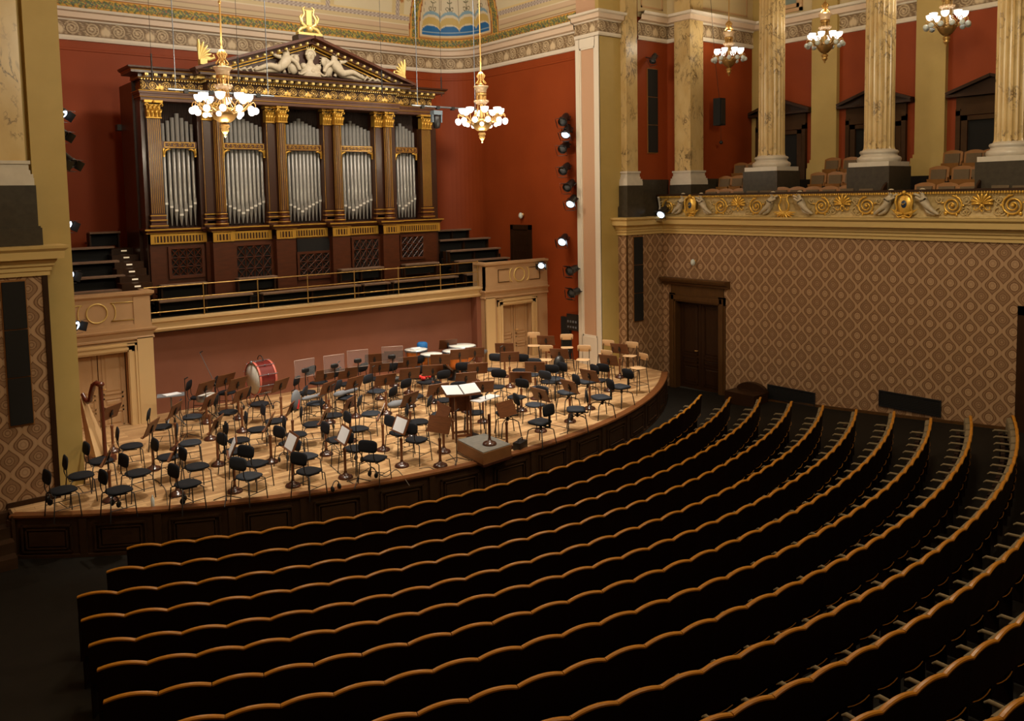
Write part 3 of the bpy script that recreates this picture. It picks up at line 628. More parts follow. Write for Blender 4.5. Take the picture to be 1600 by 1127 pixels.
for k, yc in enumerate((16.0, 12.8, 9.58, 6.4)):
    d = bpy.data.objects.new('door_%d' % (k + 3), None); COL.objects.link(d); d['kind'] = 'structure'
    b = MB(); hw = 1.13
    P = [(yc - hw, 8.66), (yc + hw, 8.66), (yc + hw, 8.72), (yc, 9.12), (yc - hw, 8.72)]
    I = [(yc - hw * .72, 8.73), (yc + hw * .72, 8.73), (yc, 8.98)]
    b.ext([(p[0], p[1]) for p in P], 'x', 24.18, 24.3)
    for (p, q) in ((P[4], P[3]), (P[3], P[2])):
        dv = np.array([0, q[0] - p[0], q[1] - p[1]]); L = np.linalg.norm(dv); dv /= L
        b.obox((24.12, (p[0] + q[0]) / 2, (p[1] + q[1]) / 2 + .0), (.12, 0, 0), dv * L / 2, (0, -dv[2] * .04, dv[1] * .04))
    b.box(24.0, 24.3, yc - hw, yc + hw, 8.62, 8.69)
    b.build('pediment', M['doorwood'], d)
    b = MB()
    b.box(24.2, 24.3, yc - .92, yc + .92, 8.25, 8.62)
    for sg in (-1, 1): b.box(24.17, 24.3, min(yc + sg * .92, yc + sg * .80), max(yc + sg * .92, yc + sg * .80), 6.5, 8.3); b.box(24.19, 24.3, min(yc + sg * .62, yc + sg * .78), max(yc + sg * .62, yc + sg * .78), 6.5, 8.1)
    b.box(24.17, 24.3, yc - .92, yc + .92, 8.12, 8.25); b.box(24.19, 24.3, yc - .78, yc + .78, 7.98, 8.1)
    b.build('door_frame', M['aisledoor'], d)
    b = MB(); b.box(24.26, 24.3, yc - .62, yc + .62, 6.5, 8.0); b.build('door_leaf', M['hole'], d)
# ---- columns and piers
def pier(x0, x1, y0, y1, lab, zb=5.45, zg=6.42, zm=6.86, step=.08):
    cx, cy = (x0 + x1) / 2, (y0 + y1) / 2; t = thing('marble_pier', (cx, cy, zb), lab, 'pier')
    hx, hy = (x1 - x0) / 2, (y1 - y0) / 2
    b = MB(); b.box(-hx, hx, -hy, hy, zm - zb, 14.2 - zb); b.build('shaft', M['ochremar'], t)
    b = MB(); B = lambda e, z0, z1: b.box(-hx - e, hx + e, -hy - e, hy + e, z0 - zb, z1 - zb)
    B(.10, zg, zg + .13); B(.09, zg + .13, zg + .2); B(.055, zg + .2, zg + .27); B(.035, zg + .27, zm - .06); B(.06, zm - .06, zm)
    b.build('base_moulding', M['whitemar'], t)
    b = MB(); b.box(-hx - .12, hx + .12, -hy - .12, hy + .12, .34, zg - zb); b.box(-hx - .17, hx + .17, -hy - .17, hy + .17, 0, .31); b.box(-hx - .15, hx + .15, -hy - .15, hy + .15, .31, .34)
    b.build('granite_plinth', M['granite'], t); return t
pier(19.02, 19.52, 17.92, 18.4, 'square ochre marble pier on a dark granite plinth right of the white framed proscenium strip')
pier(20.87, 21.50, 16.97, 17.6, 'square ochre marble pier between the two red walls at the far end of the balcony')
pier(1.7, 2.66, 17.12, 17.9, 'square ochre marble pier at the left edge above the gilded cornice', zg=6.52, zm=6.96)
def column(y, lab):
    t = thing('fluted_column', (21.4, y, 5.3), lab, 'column', 'fluted marble columns along the balcony')
    b = MB(); nf = 20; K = nf * 6
    fl = lambda k: 1.0 - .075 * max(0.0, math.sin(PI * ((k % 6)) / 6)) ** .7
    b.lathe([(.40, 1.86), (.372, 1.95), (.37, 2.2), (.365, 5), (.345, 9.2)], K, flute=fl, smooth=False); b.build('shaft', M['ochremar'], t)
    b = MB(); b.lathe([(.50, 1.55), (.53, 1.59), (.54, 1.64), (.52, 1.69), (.47, 1.71), (.445, 1.74), (.44, 1.77), (.47, 1.79), (.475, 1.83), (.45, 1.86), (.41, 1.87), (.37, 1.9)], 40)
    b.box(-.54, .54, -.54, .54, 1.44, 1.56); b.build('base_moulding', M['whitemar'], t)
    b = MB(); b.box(-.57, .57, -.57, .57, 0, 1.44); b.build('granite_plinth', M['granite'], t)
for y, l in ((14.43, 'fluted ochre marble column nearest the far end of the balcony'), (11.2, 'fluted ochre marble column in the middle of the balcony, right of the second aisle chandelier'), (8.02, 'fluted ochre marble column at the right edge of the photo')): column(y, l)
# ================================================================ balcony balustrade with its relief
def spiral_mesh(name, r0, turns, tr, hand=1, mats=None, tail=0.0):
    b = MB(); n = int(turns * 16); pts = []
    if tail:
        for i in range(6): pts.append((tail * (1 - i / 6), 0, 0))
    pts = []
    for i in range(n + 1):
        a = hand * (2 * PI * turns * i / n); r = r0 * (1 - .86 * i / n); pts.append((r * math.cos(a + PI / 2), -tr * .3, r * math.sin(a + PI / 2)))
    b.tube(pts, [tr * (1 - .35 * i / n) for i in range(n + 1)], 6)
    b.sph((0, -tr * .5, 0), r0 * .17, 6)
    for k in range(5):                                        # leaves curling off the volute
        a = hand * (k * 1.15 + .4) + PI / 2; c = (r0 * 1.0 * math.cos(a), -tr * .4, r0 * 1.0 * math.sin(a))
        b.sph(c, r0 * .2, 6, 0, (.9 if abs(math.cos(a)) > .5 else .5, .35, .9 if abs(math.sin(a)) > .5 else .5))
    return b.mesh(name, mats)
def palmette_mesh(name, R, mats):
    b = MB()
    for k in range(9):
        a = PI / 2 + (k - 4) * .34; L = R * (1 - .04 * abs(k - 4))
        pts = [(L * t * math.cos(a + .10 * (k - 4) * t * t), -.02 - .02 * math.sin(PI * t), L * t * math.sin(a + .05 * (k - 4) * t * t)) for t in (.12, .4, .7, .92, 1.0)]
        b.tube(pts, [R * .035, R * .075, R * .115, R * .11, R * .04], 6)
    for sg in (-1, 1):
        pts = [(sg * (R * .52 - R * .26 * (1 - .8 * i / 14) * math.cos(4.4 * i / 14)), -.025, -R * .30 - R * .26 * (1 - .8 * i / 14) * math.sin(4.4 * i / 14) * .9) for i in range(15)]
        b.tube(pts, [R * .065 * (1 - .4 * i / 14) for i in range(15)], 6)
        b.tube([(sg * R * .1, -.02, -R * .05), (sg * R * .2, -.03, -R * .35), (sg * R * .05, -.03, -R * .5)], [R * .05, R * .06, R * .02], 6)
    b.sph((0, -.03, -R * .1), R * .14, 6); b.sph((0, -.03, -R * .55), R * .09, 6)
    return b.mesh(name, mats)
SKINS = {}
def skin_figure(name, verts, edges, radii, root, mats, sub=2):
    me = bpy.data.meshes.new(name); me.from_pydata([tuple(v) for v in verts], edges, []); me.materials.append(mats)
    o = bpy.data.objects.new(name, me); COL.objects.link(o)
    sk = o.modifiers.new('skin', 'SKIN'); sk.use_smooth_shade = True
    me.skin_vertices[0].data
    for i, r in enumerate(radii): me.skin_vertices[0].data[i].radius = (r, r)
    for i in range(len(verts)): me.skin_vertices[0].data[i].use_root = (i == root)
    if sub: sb = o.modifiers.new('sub', 'SUBSURF'); sb.levels = sub; sb.render_levels = sub
    return o
def putto_mesh(name, pose):
    """a nude child figure facing -y, about .55 high, as one mesh"""
    s = .62
    if pose == 'lean':       # kneeling and leaning towards +x, one arm raised to the shield, legs trailing to -x
        V = [(0, 0, .22), (.06, 0, .34), (.10, 0, .42), (.115, 0, .47), (.12, -.01, .545),       # pelvis chest neck head
             (.04, -.05, .41), (.12, -.08, .36), (.22, -.06, .42), (.26, -.05, .43),
             (.15, .04, .42), (.21, 0, .48), (.28, -.02, .50), (.31, -.02, .50),
             (-.04, -.04, .19), (-.13, -.06, .13), (-.24, -.03, .04), (-.30, -.03, .01),
             (.02, .03, .18), (-.02, .0, .07), (-.15, .02, .02), (-.20, .0, .0)]
    else:                     # reclining: torso up at the left, legs along +x
        V = [(0, 0, .12), (-.06, 0, .24), (-.08, 0, .33), (-.08, 0, .38), (-.075, -.01, .455),
             (-.13, -.05, .31), (-.22, -.06, .24), (-.26, -.05, .14), (-.27, -.05, .10),
             (-.02, .03, .32), (.07, -.02, .34), (.15, -.02, .40), (.18, -.02, .42),
             (.06, -.04, .11), (.20, -.06, .16), (.36, -.03, .07), (.42, -.03, .04),
             (.05, .03, .09), (.20, .02, .07), (.34, .03, .03), (.40, .0, .02)]
    E_ = [(0, 1), (1, 2), (2, 3), (3, 4), (2, 5), (5, 6), (6, 7), (7, 8), (2, 9), (9, 10), (10, 11), (11, 12), (0, 13), (13, 14), (14, 15), (15, 16), (0, 17), (17, 18), (18, 19), (19, 20)]
    R = [.088, .095, .06, .040, .080, .044, .038, .032, .034, .044, .038, .032, .034, .070, .056, .038, .033, .070, .056, .038, .033]
    o = skin_figure(name, V, E_, R, 0, M['plaster'], 2)
    dg = bpy.context.evaluated_depsgraph_get(); me = bpy.data.meshes.new_from_object(o.evaluated_get(dg)); me.name = name
    bpy.data.objects.remove(o)
    b = MB()                                                  # wings, curls and face joined in one mesh
    for v in me.vertices: b.v.append(tuple(v.co))
    for p in me.polygons: b.f.append(list(p.vertices)); b.m.append(0); b.sm.append(True)
    hx, hy, hz = V[4]
    for k in range(9): a = k * .7; b.sph((hx + .05 * math.cos(a), hy + .03, hz + .04 + .03 * math.sin(a)), .032, 5)
    b.sph((hx, hy - .072, hz - .01), .014, 5); b.sph((hx - .028, hy - .065, hz + .014), .009, 4); b.sph((hx + .028, hy - .065, hz + .014), .009, 4)
    cx, cz = V[2][0], V[2][2]
    for i in range(4 if pose != 'lean' else 0): b.tube([(cx - .03, .05, cz - .02), (cx - .12 - .02 * i, .07, cz + .06 - .03 * i), (cx - .22, .06, cz + .08 - .055 * i)], [.02, .026, .006], 5)
    return b.mesh(name, M['plaster'])
ME_PUTTO = putto_mesh('putto', 'lean'); ME_RECL = putto_mesh('reclining_figure', 'recline')
def lyre_mesh(name, mats):
    b = MB()
    for sg in (-1, 1):
        b.tube([(sg * .02, -.03, -.20), (sg * .13, -.04, -.10), (sg * .15, -.05, .02), (sg * .09, -.05, .14), (sg * .11, -.05, .24), (sg * .16, -.05, .27)], [.022, .03, .028, .022, .02, .014], 6)
    b.tube([(-.12, -.05, .22), (.12, -.05, .22)], .016, 6)
    for k in range(5): b.tube([(-.05 + k * .025, -.05, -.15), (-.05 + k * .025, -.05, .22)], .005, 4)
    b.box(-.06, .06, -.05, -.02, -.18, -.13)
    for k in range(9):
        a = PI + (k + .5) * PI / 9; b.tube([(0, -.02, -.16), (.2 * math.cos(a), -.05, -.16 + .12 * math.sin(a)), (.34 * math.cos(a), -.03, -.14 + .20 * math.sin(a))], [.02, .03, .008], 5)
    b.sph((0, -.06, -.34), .05, 6)
    return b.mesh(name, mats)
def cartouche_mesh(name, mats):
    b = MB()
    b.sph((0, 0, .02), .21, 10, 0, (.95, .32, 1.25)); b.sph((0, -.055, .04), .085, 10, 1, (.85, .35, 1.15))
    b.tube([(-.04, -.10, .06), (.0, -.105, .03), (.045, -.10, .07)], [.006, .02, .006], 5, 0)
    for sg in (-1, 1):
        b.tube([(sg * .05, -.04, .30), (sg * .17, -.05, .25), (sg * .21, -.05, .10), (sg * .17, -.05, -.05), (sg * .22, -.05, -.16), (sg * .13, -.05, -.22)], [.02, .03, .028, .026, .03, .015], 6)
        b.tube([(sg * .03, -.05, -.2), (sg * .2, -.04, -.16), (sg * .32, -.03, -.08)], [.03, .035, .008], 5); b.tube([(0, -.05, -.24), (sg * .14, -.05, -.28), (sg * .2, -.04, -.2)], [.03, .028, .01], 5)
    b.sph((0, -.05, .32), .055, 6); b.sph((0, -.07, -.32), .06, 6)
    return b.mesh(name, mats)
ME_SC = [spiral_mesh('scroll', .235, 2.3, .026, h, M['gild']) for h in (1, -1)]
ME_SCS = [spiral_mesh('leaf_scroll', .10, 1.4, .016, h, M['relief']) for h in (1, -1)]
ME_PAL = palmette_mesh('palmette', .25, M['gild']); ME_LYRE = lyre_mesh('lyre', M['gild']); ME_CART = cartouche_mesh('cartouche', [M['gild'], mat('dark_blue_enamel', (0.012, 0.035, 0.085), 0.35)])
bal = thing('balcony_balustrade', (20.45, 12, 5.45), 'gilded relief balustrade of the right balcony with scrolls, palmettes and putti', 'balustrade')
bal.location = (0, 0, 0)
b = MB()
PB = [(20.40, 5.45), (20.45, 5.50), (20.48, 5.62), (20.47, 5.80), (20.43, 5.95), (20.38, 6.03), (20.60, 6.03), (20.60, 5.45)]
b.ext(PB, 'y', -9, 17.76); b.build('relief_ground', M['relief'], bal)
b = MB(); b.box(20.34, 20.62, -9, 17.9, 6.07, 6.13); b.build('top_rail', M['doorwood'], bal)
b = MB(); b.box(20.36, 20.6, -9, 17.8, 6.03, 6.045)
for i in range(250): y = 17.75 - i * .06; b.box(20.335, 20.37, y, y + .034, 6.02, 6.07)
o = b.build('bead_moulding', M['gild'], bal); o['kind'] = 'stuff'
b = MB(); b.tube([(20.33, 17.80, 6.04), (20.40, 17.84, 5.92), (20.46, 17.86, 5.75), (20.42, 17.84, 5.58), (20.36, 17.80, 5.48)], [.04, .035, .03, .035, .045], 8); b.build('end_volute', M['whitemar'], bal)
def bp(me, name, u, z, s=1.0, mir=False, dx=0.0):
    y = onx(u, 320, 20.45)[1]
    o = inst(name, me, bal, (20.42 + dx, y, z), (0, 0, -PI / 2), (-s if mir else s, s, s)); return y
els = [('s', 1045, 0), ('p', 1065, 0), ('c', 1083, 0), ('p', 1103, 1), ('s', 1127, 1), ('l', 1155, 0), ('s', 1183, 0), ('p', 1204, 0), ('y', 1230, 0), ('p', 1258, 1), ('s', 1285, 1), ('l', 1318, 0), ('s', 1355, 0), ('p', 1387, 0), ('c', 1417, 0), ('p', 1451, 1), ('s', 1489, 1), ('l', 1536, 0), ('s', 1584, 0)]
for (t_, u, hnd) in els:
    if t_ == 's':
        y = bp(ME_SC[hnd], 'scroll', u, 5.74)
        for k, (du, dz) in enumerate(((.30, .14), (-.30, .12), (.31, -.15), (-.31, -.14))): inst('leaf_scroll', ME_SCS[k % 2], bal, (20.44, y + du, 5.74 + dz), (0, 0, -PI / 2))
    elif t_ == 'p': bp(ME_PUTTO, 'putto', u, 5.52, 1.0, bool(hnd), -.06)
    elif t_ == 'l':
        y = bp(ME_PAL, 'palmette', u, 5.77, 1.12)
        for k, (du, dz) in enumerate(((.36, .10), (-.36, .10), (.40, -.16), (-.40, -.16), (.22, .20), (-.22, .20))): inst('leaf_scroll', ME_SCS[k % 2], bal, (20.44, y + du, 5.74 + dz), (0, 0, -PI / 2))
    elif t_ == 'y': bp(ME_LYRE, 'lyre_emblem', u, 5.76, 1.05, False, -.08)
    else: bp(ME_CART, 'cartouche', u, 5.74, 1.0, False, -.07)

# ================================================================ stage platform
SC_ = (10.62, 26.85, 13.4)
def yfront(x, r=13.4): return SC_[1] - math.sqrt(max(0, r * r - (x - SC_[0]) ** 2))
st = thing('stage_platform', (0, 0, 0), 'curved wooden concert stage with parquet deck and dark panelled front', 'stage')
b = MB(); nc, nr_ = 72, 16; xs = [2.02 + (19.3 - 2.02) * i / nc for i in range(nc + 1)]
for j in range(nr_ + 1):
    for x in xs:
        y = yfront(x) + (21.4 - yfront(x)) * j / nr_; b.v.append((x, y, zst(y)))
for j in range(nr_):
    for i in range(nc): a = j * (nc + 1) + i; b.f.append([a, a + 1, a + nc + 2, a + nc + 1]); b.m.append(0); b.sm.append(False)
b.build('parquet_deck', M['boards'], st)
A0 = math.atan2(yfront(2.0) - SC_[1], 2.0 - SC_[0]); A1 = math.atan2(yfront(19.32) - SC_[1], 19.32 - SC_[0])
AP_ = [(SC_[0] + 13.4 * math.cos(A0 + (A1 - A0) * i / 90), SC_[1] + 13.4 * math.sin(A0 + (A1 - A0) * i / 90)) for i in range(91)][::-1]
# travelling from right to left: the audience is on the left hand
b = MB(); b.sweep(AP_, [(-.14, .745), (-.14, .775), (.05, .775), (.055, .74), (.03, .70), (0, .69)]); b.build('edge_nosing', M['nosing'], st)
b = MB(); b.sweep(AP_, [(0, .70), (0, .06), (.04, .05), (.04, 0)]); b.box(2.0, 2.05, 16.5, 17.1, 0, .77); b.build('front_wall', M['fascia'], st)
bf = MB(); bf.box(-.50, .50, -.02, 0, .06, .62)
pm = MB()
for (x0, x1, z0, z1) in ((-.44, .44, .56, .59), (-.44, .44, .10, .13), (-.44, -.41, .10, .59), (.41, .44, .10, .59)): pm.box(x0, x1, -.035, 0, z0, z1)
for (x0, x1, z0, z1) in ((-.36, .36, .50, .52), (-.36, .36, .16, .18), (-.36, -.34, .16, .52), (.34, .36, .16, .52)): pm.box(x0, x1, -.045, 0, z0, z1)
pm.bev(-.33, .33, -.03, 0, .19, .49, .02)
ME_FP = pm.mesh('front_panel', M['fascia'])
ME_PL = MB().box(-.06, .06, -.04, 0, .05, .69).mesh('front_pilaster', M['fascia'])
npn = 15
for i in range(npn):
    a = A0 + (A1 - A0) * (i + .5) / npn
    inst('front_panel', ME_FP, st, (SC_[0] + 13.4 * math.cos(a), SC_[1] + 13.4 * math.sin(a), 0), (0, 0, a + PI / 2))
    a = A0 + (A1 - A0) * i / npn
    inst('front_pilaster', ME_PL, st, (SC_[0] + 13.4 * math.cos(a), SC_[1] + 13.4 * math.sin(a), 0), (0, 0, a + PI / 2))

# ================================================================ choir gallery over the stage
b = MB(); b.box(5.6, 15.75, 21.3, 21.5, .7, 3.12); b.box(15.45, 15.62, 21.0, 21.3, .7, 3.1); struct('wall_stage_back', b, M['brown'])
b = MB(); b.sweep([(15.70, 20.98), (5.62, 20.98)], [(0, 3.06), (.04, 3.08), (.05, 3.12), (.03, 3.14), (.03, 3.26), (.09, 3.30), (.09, 3.35), (-.2, 3.36)]); b.box(5.6, 15.7, 20.97, 21.4, 3.05, 3.34); struct('trim_16', b, M['tanlt'])
b = MB(); b.box(3.2, 18.2, 21.2, 25.5, 3.0, 3.34)
for k in range(5): b.box(3.2, 5.9, 21.75 + k * .75, 25.5, 3.34, 3.34 + .30 * (k + 1)); b.box(15.7, 18.2, 21.75 + k * .75, 25.5, 3.34, 3.34 + .27 * (k + 1))
b.box(6.1, 15.3, 21.9, 22.9, 3.34, 3.6)
struct('floor_choir', b, M['carpet'])
def choir_block(x0, x1, dx0, dx1, n, inner):
    """door below, panelled parapet above; inner = x of the end facing the middle"""
    b = MB(); b.box(x0, dx0, 20.78, 21.2, .7, 3.05); b.box(dx1, x1, 20.78, 21.2, .7, 3.05); b.box(dx0, dx1, 20.78, 21.2, 2.80, 3.05)
    struct('wall_choir_%s' % n, b, M['tan'])
    b = MB()
    s_ = 1 if inner < 10 else -1
    xa, xb = sorted((inner, inner - s_ * .36)); b.box(xa, xb, 20.72, 20.8, .7, 3.0)
    b.box(min(dx0 - .22, dx0), dx0, 20.74, 20.8, .7, 2.9); b.box(dx1, dx1 + .22, 20.74, 20.8, .7, 2.9); b.box(dx0 - .22, dx1 + .22, 20.74, 20.8, 2.70, 2.92)
    b.box(dx0 - .09, dx0 - .02, 20.71, 20.74, .7, 2.80); b.box(dx1 + .02, dx1 + .09, 20.71, 20.74, .7, 2.80); b.box(dx0 - .09, dx1 + .09, 20.71, 20.74, 2.74, 2.80)
    b.box(dx0 - .2, dx0 - .16, 20.71, 20.74, .7, 2.88); b.box(dx1 + .16, dx1 + .2, 20.71, 20.74, .7, 2.88); b.box(dx0 - .2, dx1 + .2, 20.71, 20.74, 2.84, 2.88)
    struct('trim_%d' % (17 if n == 'left' else 18), b, M['tanlt'])
    pth = [(x1, 20.76), (x0, 20.76)]
    pth = [(x1, 20.76), (x0 if s_ < 0 else x0, 20.76)]
    pth = [(inner, 21.3), (inner, 20.76), (x0 - .0, 20.76)] if s_ > 0 else [(x1, 20.76), (inner, 20.76), (inner, 21.3)]
    if s_ > 0: pth = [(inner, 21.3), (inner, 20.76), (x0, 20.76)]
    b = MB()
    # travel keeps the room on the left hand: heading -y (left = +x), then -x (left = -y)
    b.sweep(pth, [(0, 2.96), (.04, 2.98), (.04, 3.02), (.02, 3.04), (.03, 3.14), (.09, 3.18), (.10, 3.22), (-.05, 3.23)])
    b.sweep(pth, [(.0, 3.98), (.03, 4.0), (.07, 4.04), (.07, 4.10), (-.15, 4.11)]); struct('trim_%d' % (19 if n == 'left' else 20), b, M['tan'])
    pr = thing('parapet', (0, 0, 0), 'beige choir parapet with gilded %s over the %s stage door' % (('oval and panel mouldings', 'left') if n == 'left' else ('ring and brackets', 'right')), 'parapet')
    b = MB(); b.box(x0, x1, 20.76, 20.9, 3.2, 4.05); xa, xb = sorted((inner, inner - s_ * .14)); b.box(xa, xb, 20.76, 21.4, 3.2, 4.05); b.build('parapet_panel', M['tan'], pr)
    b = MB(); xa, xb = sorted((inner - s_ * .02, inner - s_ * .40)); b.box(xa, xb, 20.735, 20.76, 3.22, 3.98); b.box(x0, x1, 20.74, 20.76, 3.22, 3.34); b.build('end_pilaster', M['tan'], pr)
    cx = (dx0 + dx1) / 2 + (.0 if s_ > 0 else .1); zc = 3.66; R = .22
    b = MB(); b.tube([(cx + R * math.cos(t * PI / 16), 20.75, zc + R * math.sin(t * PI / 16)) for t in range(32)], .018, 6, closed=True); b.build('gilded_ring', M['gildlt'], pr)
    for sg in (-1, 1):
        arcp = [(cx + sg * (.30 + .10 * math.cos(t * PI / 8 - PI / 2) - (.0)), 20.75, zc + .21 * math.sin(t * PI / 8 - PI / 2)) for t in range(9)]
        xo = cx + sg * .86
        b = MB()
        if s_ > 0:
            b.tube([(xo, 20.75, zc + .21)] + arcp[::-1] + [(xo, 20.75, zc - .21)], .014, 6, closed=True)
            b.build('gilded_frame', M['gildlt'], pr)
        else:
            b.tube(arcp, .015, 6); b.build('gilded_bracket', M['gildlt'], pr)
            b = MB()
            a_, c_ = sorted((cx + sg * .42, xo))
            for (u0, u1, w0, w1) in ((a_, c_, zc + .19, zc + .21), (a_, c_, zc - .21, zc - .19), (xo - .01, xo + .01, zc - .2, zc + .2)): b.box(u0, u1, 20.742, 20.76, w0, w1)
            b.build('panel_moulding', M['doorframe'], pr)
    d = bpy.data.objects.new('door_%d' % (8 if n == 'left' else 9), None); COL.objects.link(d); d['kind'] = 'structure'
    m_ = (dx0 + dx1) / 2
    for (a, c) in ((dx0 + .02, m_ - .01), (m_ + .01, dx1 - .02)):
        panelled_leaf('door_leaf', d, a, c, .86, 2.78, 20.98, M['tan'], ((.04, .24), (.27, .40), (.44, .97)), 'y', mr=.07, mp=M['tan'])
    b = MB(); b.tube([(m_ + .05, 20.97, 1.85), (m_ + .05, 20.92, 1.85), (m_ + .14, 20.92, 1.85)], .012); b.build('door_handle', M['brass'], d)
choir_block(3.3, 5.66, 3.85, 5.08, 'left', 5.66)
choir_block(15.62, 18.2, 16.30, 17.50, 'right', 15.62)
# brass railing
rl = thing('brass_railing', (5.6, 21.08, 3.36), 'thin brass railing of three bars along the front of the choir gallery', 'railing')
mp_ = MB().tube([(0, 0, 0), (0, 0, .78)], .016, 8).sph((0, 0, .78), .024, 6).mesh('post', M['railbrass'])
for x in (7.02, 8.43, 9.83, 11.25, 12.69, 14.17, 15.58): inst('post', mp_, rl, (x - 5.6, 0, 0))
for z in (.77, .46, .15):
    b = MB(); b.tube([(0, 0, z), (10.0, 0, z)], .014, 8); b.build('bar', M['railbrass'], rl)
# choir benches
def bench(x0, x1, y, z, lab, grp, h=.45):
    t = thing('choir_bench', ((x0 + x1) / 2, y, z - h), lab, 'bench', grp); w2 = (x1 - x0) / 2
    b = MB(); b.box(-w2, w2, -.12, .12, h - .04, h); b.ext([(-.12, h - .06), (-.16, h - .05), (-.17, h - .01), (-.12, h)], 'x', -w2, w2); b.build('top_board', M['benchtop'], t)
    b = MB(); b.box(-w2, w2, .08, .11, .06, h - .035); b.build('back_board', M['visor'], t)
    b = MB(); b.box(-w2, w2, .11, .42, .12, .16); b.build('seat_board', M['doorwood'], t)
    for x in (-w2 + .03, 0, w2 - .03) if w2 > .7 else (-w2 + .03, w2 - .03):
        b = MB(); b.box(x - .02, x + .02, -.05, .3, 0, h - .035); b.build('bench_leg', M['doorwood'], t)
    return t
M['benchtop'] = mat('grey_brown_bench_top', (0.27, 0.175, 0.12), 0.45, noise=(0.21, 0.135, 0.09), scale=6)
ords = ['first', 'second', 'third', 'fourth', 'fifth', 'sixth', 'seventh', 'eighth', 'ninth', 'tenth', 'eleventh', 'twelfth', 'thirteenth', 'fourteenth', 'fifteenth', 'sixteenth', 'seventeenth', 'eighteenth', 'nineteenth', 'twentieth']
def ordn(n):
    if n <= 20: return ords[n - 1]
    tn = {2: 'twenty', 3: 'thirty', 4: 'forty', 5: 'fifty'}
    return (tn[n // 10] + '-' + ords[n % 10 - 1]) if n % 10 else {2: 'twentieth', 3: 'thirtieth', 4: 'fortieth'}[n // 10]
for k, (u0, v0, u1, v1, y) in enumerate(((105, 458, 203, 450, 21.5), (105, 436, 193, 428, 22.25), (105, 412, 184, 405.5, 23.0), (105, 390, 176, 382.5, 23.75), (138, 363, 186, 361, 24.5))):
    a = ony(u0, v0, y); c = ony(u1, v1, y); bench(max(3.3, a[0]), c[0], y, (a[2] + c[2]) / 2, 'dark choir bench with pale top left of the organ, %s row from the parapet' % ords[k], 'choir benches left of the organ')
for k, (u0, v0, u1, v1, y) in enumerate(((713, 407, 792, 402, 21.5), (700, 391, 778, 387, 22.25), (684, 374.5, 762, 371, 23.0), (678, 360, 732, 357, 23.75))):
    a = ony(u0, v0, y); c = ony(u1, v1, y); bench(a[0], min(18.0, c[0]), y, (a[2] + c[2]) / 2, 'dark choir bench with pale top right of the organ, %s row from the parapet' % ords[k], 'choir benches right of the organ')
for k, (u0, v0, u1, v1) in enumerate(((246, 470, 392, 457), (408, 458, 560, 444), (566, 444, 606, 440), (612, 440, 712, 430), (726, 428, 752, 425))):
    a = ony(u0, v0, 21.55); c = ony(u1, v1, 21.55); bench(a[0], c[0], 21.55, (a[2] + c[2]) / 2, 'dark choir bench just behind the brass railing, %s from the left' % ords[k], 'choir benches behind the railing', .38)
for k, (u0, v0, u1, v1) in enumerate(((250, 446, 322, 440), (370, 435, 430, 430), (530, 421, 596, 416), (630, 413, 682, 409))):
    a = ony(u0, v0, 22.1); c = ony(u1, v1, 22.1); bench(a[0], c[0], 22.1, (a[2] + c[2]) / 2, 'short choir bench right against the organ base, %s from the left' % ords[k], 'choir benches at the organ base', .4)
# stairs with lit step plates left of the organ
stt = thing('choir_stairs', (5.85, 22.0, 3.34), 'dark stairs with small lit step plates left of the organ', 'stairs')
for k, (u, v) in enumerate(((215, 447.5), (211, 436.5), (206, 424.5), (202, 413.5), (197.5, 402.5), (193.5, 392))):
    y = 21.3 + k * .5; P = ony(u, v, y)
    b = MB(); b.box(P[0] - .35 - 5.85, P[0] + .35 - 5.85, y - 22.0, y + .5 - 22.0, P[2] - .25 - 3.34, P[2] + .07 - 3.34); b.build('step', M['doorwood'], stt)
    b = MB(); b.box(P[0] - .07 - 5.85, P[0] + .07 - 5.85, y - .012 - 22.0, y - 22.0, P[2] - .018 - 3.34, P[2] + .018 - 3.34); b.build('step_plate', M['plate'], stt)

# ================================================================ the organ
OX = 10.7; YM = 22.62; YC = 22.22                              # axis, outer bays' plane, projecting middle's plane
org = thing('pipe_organ', (OX, YM, 3.34), 'large gilded pipe organ with five bays of tin pipes under a pediment', 'organ')
org.location = (0, 0, 0)
def O(n, b, m_, par=org): return b.build(n, M[m_] if isinstance(m_, str) else m_, par)
b = MB()                                                      # case body behind the bays
b.box(6.10, 15.30, 23.1, 24.3, 3.34, 9.3); b.box(6.18, 6.4, 22.7, 23.1, 3.34, 9.0); b.box(15.0, 15.22, 22.7, 23.1, 3.34, 9.0); O('case_body', b, 'owood')
CX = [8.02, 9.79, 11.51, 13.20]                               # round columns of the projecting middle
b = MB()                                                      # pedestal: outer bays and projecting middle
b.box(6.22, 7.62, 22.62, 23.2, 3.4, 5.10); b.box(13.55, 15.1, 22.62, 23.2, 3.4, 5.10); b.box(7.62, 13.6, 22.5, 23.2, 3.4, 5.10)
for x in CX: b.box(x - .30, x + .26, YC + .02, 22.6, 3.45, 5.08)
b.box(6.15, 15.2, 22.56, 23.2, 3.34, 3.56); O('pedestal', b, 'owood2')
b = MB()
def ledge(x0, x1, y): b.sweep([(x1, y + .5), (x1, y), (x0, y), (x0, y + .5)][::-1] if False else [(x0, y + .5), (x0, y), (x1, y), (x1, y + .5)], [(-o, z) for (o, z) in ((0, 5.36), (.03, 5.38), (.07, 5.44), (.10, 5.46), (.10, 5.50), (-.2, 5.51))])
for (x0, x1, y) in ((6.2, 7.62, 22.58), (13.6, 15.2, 22.58), (7.6, 13.6, 22.50)): ledge(x0, x1, y)
for x in CX: ledge(x - .32, x + .28, YC)
b.box(6.2, 15.2, 22.7, 23.2, 5.1, 5.48); O('pedestal_cornice', b, 'owood2')
